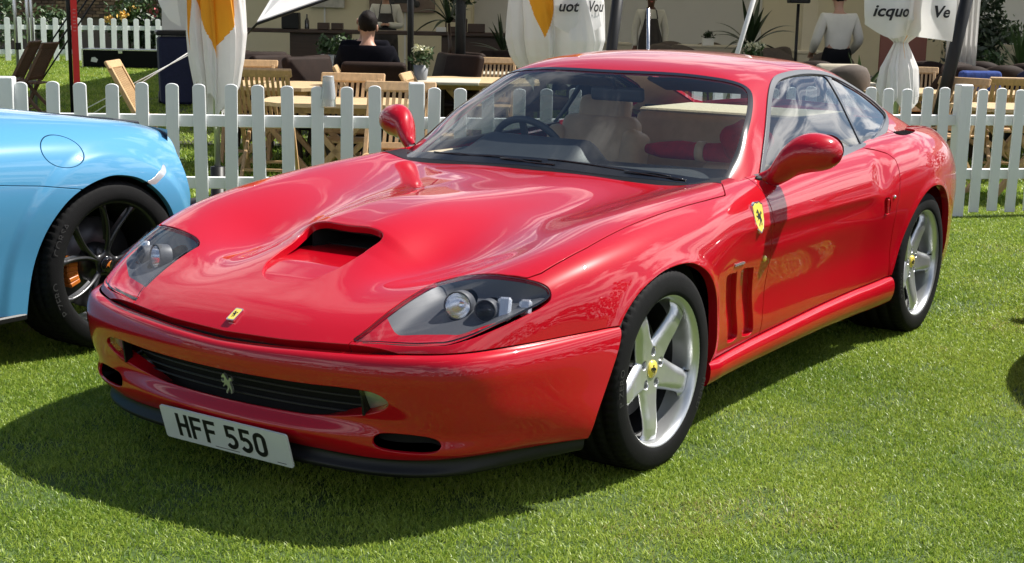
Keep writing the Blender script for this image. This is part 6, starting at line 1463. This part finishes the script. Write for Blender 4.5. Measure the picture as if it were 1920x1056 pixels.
for d, s_, r, h, lab, mt, fl in ((33.5, -12.2, .85, 1.05, 'dense leafy shrub at the far left behind the distant fence', SHRUB, None), (35, -9.35, .55, .95, 'climbing rose with yellow blooms against the brick wall', LEAF, PETALY), (35.5, -8.3, .75, 1.15, 'dark leafy shrub with a pink bloom left of the hanging sheet', SHRUB, PETALP), (34, -10.9, .45, .75, 'low loose shrub behind the distant fence', LEAF, None), (35, -8.9, .5, .6, 'low dark bush behind the flight case', LEAFDARK, None)):
    o = empty('shrub', FR(d, s_), 0, lab, 'shrub', 'shrubs along the brick wall')
    foliage('foliage', mt, (0, 0, h), r, 1300, .075, o, (1, 1, 1.0), int(d*10+s_*3))
    m = MB()
    for a in range(4): m.tube([(0, 0, 0), (.12*math.cos(a*1.6), .12*math.sin(a*1.6), h*.5), (.3*math.cos(a*1.6), .3*math.sin(a*1.6), h)], .018, 6)
    m.build('stem', DARKWOOD, o)
    if fl:
        for k in range(3):
            a = 2*k + d; foliage('bloom', fl, (r*.55*math.cos(a), r*.55*math.sin(a)-.3, h + .12*k), .12, 60, .06, o, (1, 1, .8), k)
CASEB = mat('case_black', (.006, .006, .007), rough=.7, spec=.1)
cs = empty('flight_case', FR(30, -8.2), yaw, 'long black flight case with silver edges standing on the lawn', 'case')
m = MB(); m.box((0, 0, .22), (1.56, .55, .34), bev=.006); m.build('body', CASEB, cs)
m = MB(); m.box((0, 0, .405), (1.60, .58, .03), bev=.004); m.build('lid_edge', STEEL, cs)
for sx in (-.79, .79): m = MB(); m.box((sx, -.275, .22), (.03, .03, .36)); m.build('corner_edge', STEEL, cs)
m = MB(); m.box((0, -.285, .36), (.09, .02, .06), bev=.004); m.build('latch', STEEL, cs)
me = np_mesh('sticker', [(-.62, -.2765, .16), (-.50, -.2765, .14), (-.47, -.2765, .20), (-.53, -.2765, .25), (-.60, -.2765, .24)], [(0, 1, 2, 3, 4)], smooth=False); link('sticker', me, LINEN, cs)
for sx in (-.6, .6): m = MB(); m.box((sx, 0, .025), (.08, .4, .05)); m.build('foot', BLACK, cs)
bn = empty('feather_banner', FR(16.5, -5.08), yaw, 'tall narrow red and black feather banner beyond the picket fence', 'banner')
m = MB(); m.tube([(-.045, 0, 0), (-.055, 0, 1.4), (-.06, 0, 3.0)], .022, 10); m.build('pole', BLACK, bn)
m = MB(); m.prism([(-.02, .05), (.055, .05), (.035, 3.0), (-.03, 3.0)], -.006, .006, Matrix(((1,0,0,0),(0,0,1,0),(0,1,0,0),(0,0,0,1)))); m.build('banner_cloth', mat('red_banner', (.75, .02, .02), rough=.6), bn)
for i, (z, h) in enumerate(((1.31, .018), (1.27, .02), (1.225, .02), (1.185, .018), (1.15, .02), (1.11, .02), (1.07, .016))):
    m = MB(); m.box((.016, -.0075, z), (.034, .002, h*.7)); m.build('faded_lettering', PETALP, bn)
gz = empty('gazebo', FR(19, -6.6), yaw, 'folded gazebo frame with pale legs and black struts at the far left', 'gazebo')
for x, y, r_ in ((.0, 0, .022), (.13, .1, .022), (.20, .05, .02)): m = MB(); m.tube([(x, y, 0), (x-.03, y, 2.4)], r_, 10); m.build('leg', SILVER, gz)
for k in range(3): m = MB(); m.tube([(.30 - .05*k, 0, .36 + .08*k), (1.05 - .03*k, .05, 1.45 + .10*k)], .011, 8); m.build('strut', BLACK, gz)
m = MB(); m.box((.02, -.03, .80), (.06, .05, .09)); m.build('joint', BLACK, gz)
rp_ = empty('guy_ropes', FR(12.5, -3.55), yaw, 'pair of pale guy ropes running down to the lawn beside the white and orange parasol', 'rope')
for k in range(2): m = MB(); m.tube([(-.38 + .06*k, 0, .40 - .06*k), (.75, .2, 1.02 + .03*k)], .006, 6); m.build('rope', POTW, rp_)
lt = MB(); lt.box((0, 0, .02), (.14, .07, .035), (0, .1, .4), bev=.012); lt.box((-.02, .01, .05), (.05, .05, .05), (.3, .2, 0), bev=.012)
tag(lt.build('paper_scrap', POTW, None, (-.05, 5.95, 0)), 'crumpled white paper scrap on the grass behind the rear wheel of the red coupe', 'litter')

# ------------------------------------------------------------------ what stands round the show ground outside the picture: the next car in the row, and the tree line the paint mirrors
nxt = copy_tree(car); nxt.name = 'sports_car'; nxt.location = (2.68, 2.54, 0); nxt['label'] = 'dark grey sports coupe next in the row, throwing the shadow at the right edge'
GREYP = paint('grey_paint', (.05, .052, .058))
def repaint(o):
    for ch in o.children:
        if ch.type == 'MESH' and ch.data.materials and ch.data.materials[0] == RED: ch.data = ch.data.copy(); ch.data.materials[0] = GREYP
        repaint(ch)
repaint(nxt)
g = np.random.default_rng(3); n = 17000; az = g.uniform(0, 2*np.pi, n); hd_ = math.atan2(fwd.y, fwd.x); dif = (az - hd_ + np.pi) % (2*np.pi) - np.pi
az = az[np.abs(dif) > .60]; n = len(az); rad = 34 + 7*g.random(n) + 3*np.sin(az*5); hgt = (6.5 + 1.8*np.sin(az*9) + 1.3*np.sin(az*23+1) + .9*np.sin(az*41))*g.random(n)**.75
P = np.stack([CAM[0] + rad*np.cos(az), CAM[1] + rad*np.sin(az), hgt + .3], 1); u = g.normal(size=(n, 3)); u /= np.linalg.norm(u, axis=1, keepdims=True); v = np.cross(u, g.normal(size=(n, 3))); v /= np.linalg.norm(v, axis=1, keepdims=True)
s_ = g.uniform(.22, .6, n)[:, None]; V = np.stack([P-u*s_, P+v*s_*.7, P+u*s_, P-v*s_*.7], 1).reshape(-1, 3); b = np.arange(n)*4
tag(link('tree_line', np_mesh('tree_line', V, np.c_[b, b+1, b+2, b+3]), LEAFDARK), 'distant dark tree line round the show ground', 'trees', kind='stuff')
# ------------------------------------------------------------------ lawn and grass
GRASSBASE = mat('lawn_soil', (.050, .085, .018), rough=.95, var=.35, vscale=5, bump=.6, bscale=80)
me = np_mesh('lawn', [(-300,-100,0),(300,-100,0),(300,500,0),(-300,500,0)], [(0,1,2,3)], smooth=False)
tag(link('lawn', me, GRASSBASE), kind='structure')
def grass_mat(name, c0, c1):
    m = bpy.data.materials.new(name); m.use_nodes = True; nt = m.node_tree; nt.nodes.clear(); N = nt.nodes.new; L = nt.links.new
    o = N('ShaderNodeOutputMaterial'); at = N('ShaderNodeAttribute'); at.attribute_name = 'tint'
    geo = N('ShaderNodeNewGeometry'); nz = N('ShaderNodeTexNoise'); nz.inputs['Scale'].default_value = 1.1; nz.inputs['Detail'].default_value = 5; L(geo.outputs['Position'], nz.inputs['Vector'])
    ad = N('ShaderNodeMath'); ad.operation = 'MULTIPLY_ADD'; L(nz.outputs['Fac'], ad.inputs[0]); ad.inputs[1].default_value = 1.3; ad.inputs[2].default_value = -.65
    sm = N('ShaderNodeMath'); sm.operation = 'ADD'; L(at.outputs['Fac'], sm.inputs[0]); L(ad.outputs[0], sm.inputs[1])
    rp = N('ShaderNodeValToRGB'); rp.color_ramp.elements[0].color = (*c0, 1); rp.color_ramp.elements[1].color = (*c1, 1); rp.color_ramp.elements[0].position = .1; rp.color_ramp.elements[1].position = .9
    e = rp.color_ramp.elements.new(.97); e.color = (.34, .30, .12, 1)
    L(sm.outputs[0], rp.inputs[0])
    d = N('ShaderNodeBsdfPrincipled'); d.inputs['Roughness'].default_value = .42; d.inputs['Specular IOR Level'].default_value = .45; L(rp.outputs[0], d.inputs['Base Color'])
    t = N('ShaderNodeBsdfTranslucent'); L(rp.outputs[0], t.inputs[0]); mx = N('ShaderNodeMixShader'); mx.inputs[0].default_value = .42
    L(d.outputs[0], mx.inputs[1]); L(t.outputs[0], mx.inputs[2]); L(mx.outputs[0], o.inputs[0]); return m
GM = grass_mat('grass_blades', (.135, .240, .020), (.44, .535, .085))
def grass_patch(name, size, n, h0, h1, w0, seed):
    r = np.random.default_rng(seed)
    x = r.uniform(-size/2, size/2, n); y = r.uniform(-size/2, size/2, n); a = r.uniform(0, 2*np.pi, n); h = r.uniform(h0, h1, n)*np.where(r.random(n) < .04, 1.35, 1)
    lean = r.uniform(.2, 1.5, n)*h; la = r.uniform(0, 2*np.pi, n); w = w0*r.uniform(.7, 1.3, n)
    cx, sx = np.cos(a)*w/2, np.sin(a)*w/2; lx, ly = np.cos(la)*lean, np.sin(la)*lean
    k = np.sqrt(np.maximum(h*h - .3*lean*lean, .2*h*h))
    V = np.stack([np.c_[x-cx, y-sx, 0*x], np.c_[x+cx, y+sx, 0*x], np.c_[x+.35*lx-cx*.8, y+.35*ly-sx*.8, .6*k], np.c_[x+.35*lx+cx*.8, y+.35*ly+sx*.8, .6*k], np.c_[x+lx, y+ly, .92*k]], 1).reshape(-1, 3)
    b = np.arange(n)*5; F = np.concatenate([np.c_[b, b+1, b+3], np.c_[b, b+3, b+2], np.c_[b+2, b+3, b+4]])
    me = np_mesh(name, V, F, smooth=True); at = me.attributes.new('tint', 'FLOAT', 'POINT'); at.data.foreach_set('value', np.repeat(r.random(n)*.75 + .1, 5).astype(np.float32))
    me.materials.append(GM); return bpy.data.objects.new(name, me)
def grass_field(name, pts, patches, label):
    c = bpy.data.collections.new(name + '_patches')
    for p in patches: c.objects.link(p)
    me = bpy.data.meshes.new(name); me.vertices.add(len(pts)); me.vertices.foreach_set('co', np.asarray(pts, np.float32).ravel())
    o = bpy.data.objects.new(name, me); col.objects.link(o); tag(o, label, 'grass', kind='stuff')
    ng = bpy.data.node_groups.new(name, 'GeometryNodeTree'); ng.interface.new_socket('Geometry', in_out='INPUT', socket_type='NodeSocketGeometry'); ng.interface.new_socket('Geometry', in_out='OUTPUT', socket_type='NodeSocketGeometry')
    N = ng.nodes.new; L = ng.links.new; gi = N('NodeGroupInput'); go = N('NodeGroupOutput'); ip = N('GeometryNodeInstanceOnPoints'); ci = N('GeometryNodeCollectionInfo')
    ci.inputs[0].default_value = c; ci.inputs['Separate Children'].default_value = True; ci.inputs['Reset Children'].default_value = True
    ip.inputs['Pick Instance'].default_value = True
    rv = N('FunctionNodeRandomValue'); rv.data_type = 'FLOAT_VECTOR'; rv.inputs['Min'].default_value = (0, 0, 0); rv.inputs['Max'].default_value = (0, 0, 6.283)
    sc = N('FunctionNodeRandomValue'); sc.data_type = 'FLOAT'; sc.inputs[2].default_value = .85; sc.inputs[3].default_value = 1.2
    L(gi.outputs[0], ip.inputs['Points']); L(ci.outputs[0], ip.inputs['Instance']); L(rv.outputs[0], ip.inputs['Rotation']); L(sc.outputs[1], ip.inputs['Scale']); L(ip.outputs[0], go.inputs[0])
    md = o.modifiers.new('scatter', 'NODES'); md.node_group = ng; return o
def field_points(d0, d1, step, wide):
    out = []; d = d0
    while d < d1:
        hw = d*.40 + wide; s_ = -hw
        while s_ < hw:
            p = c0 + fwd*(d + random.uniform(-.2, .2)*step) + rgt*(s_ + random.uniform(-.2, .2)*step); out.append((p.x, p.y, 0)); s_ += step
        d += step
    return out
near = [grass_patch('near_turf', .62, 6500, .010, .020, .0028, s_) for s_ in (1, 2, 3)]
mid = [grass_patch('mid_turf', 1.1, 8000, .012, .023, .0045, s_) for s_ in (4, 5)]
far = [grass_patch('far_turf', 2.4, 5200, .03, .065, .012, s_) for s_ in (6, 7)]
grass_field('grass', field_points(2.2, 6.4, .44, 1.2), near, 'short mown grass blades of the near lawn')
grass_field('grass', field_points(6.2, 12.5, .80, 1.5), mid, 'short mown grass blades round the fence')
grass_field('grass', field_points(12.0, 34, 1.8, 2.0), far, 'short mown grass of the garden beyond the terrace')
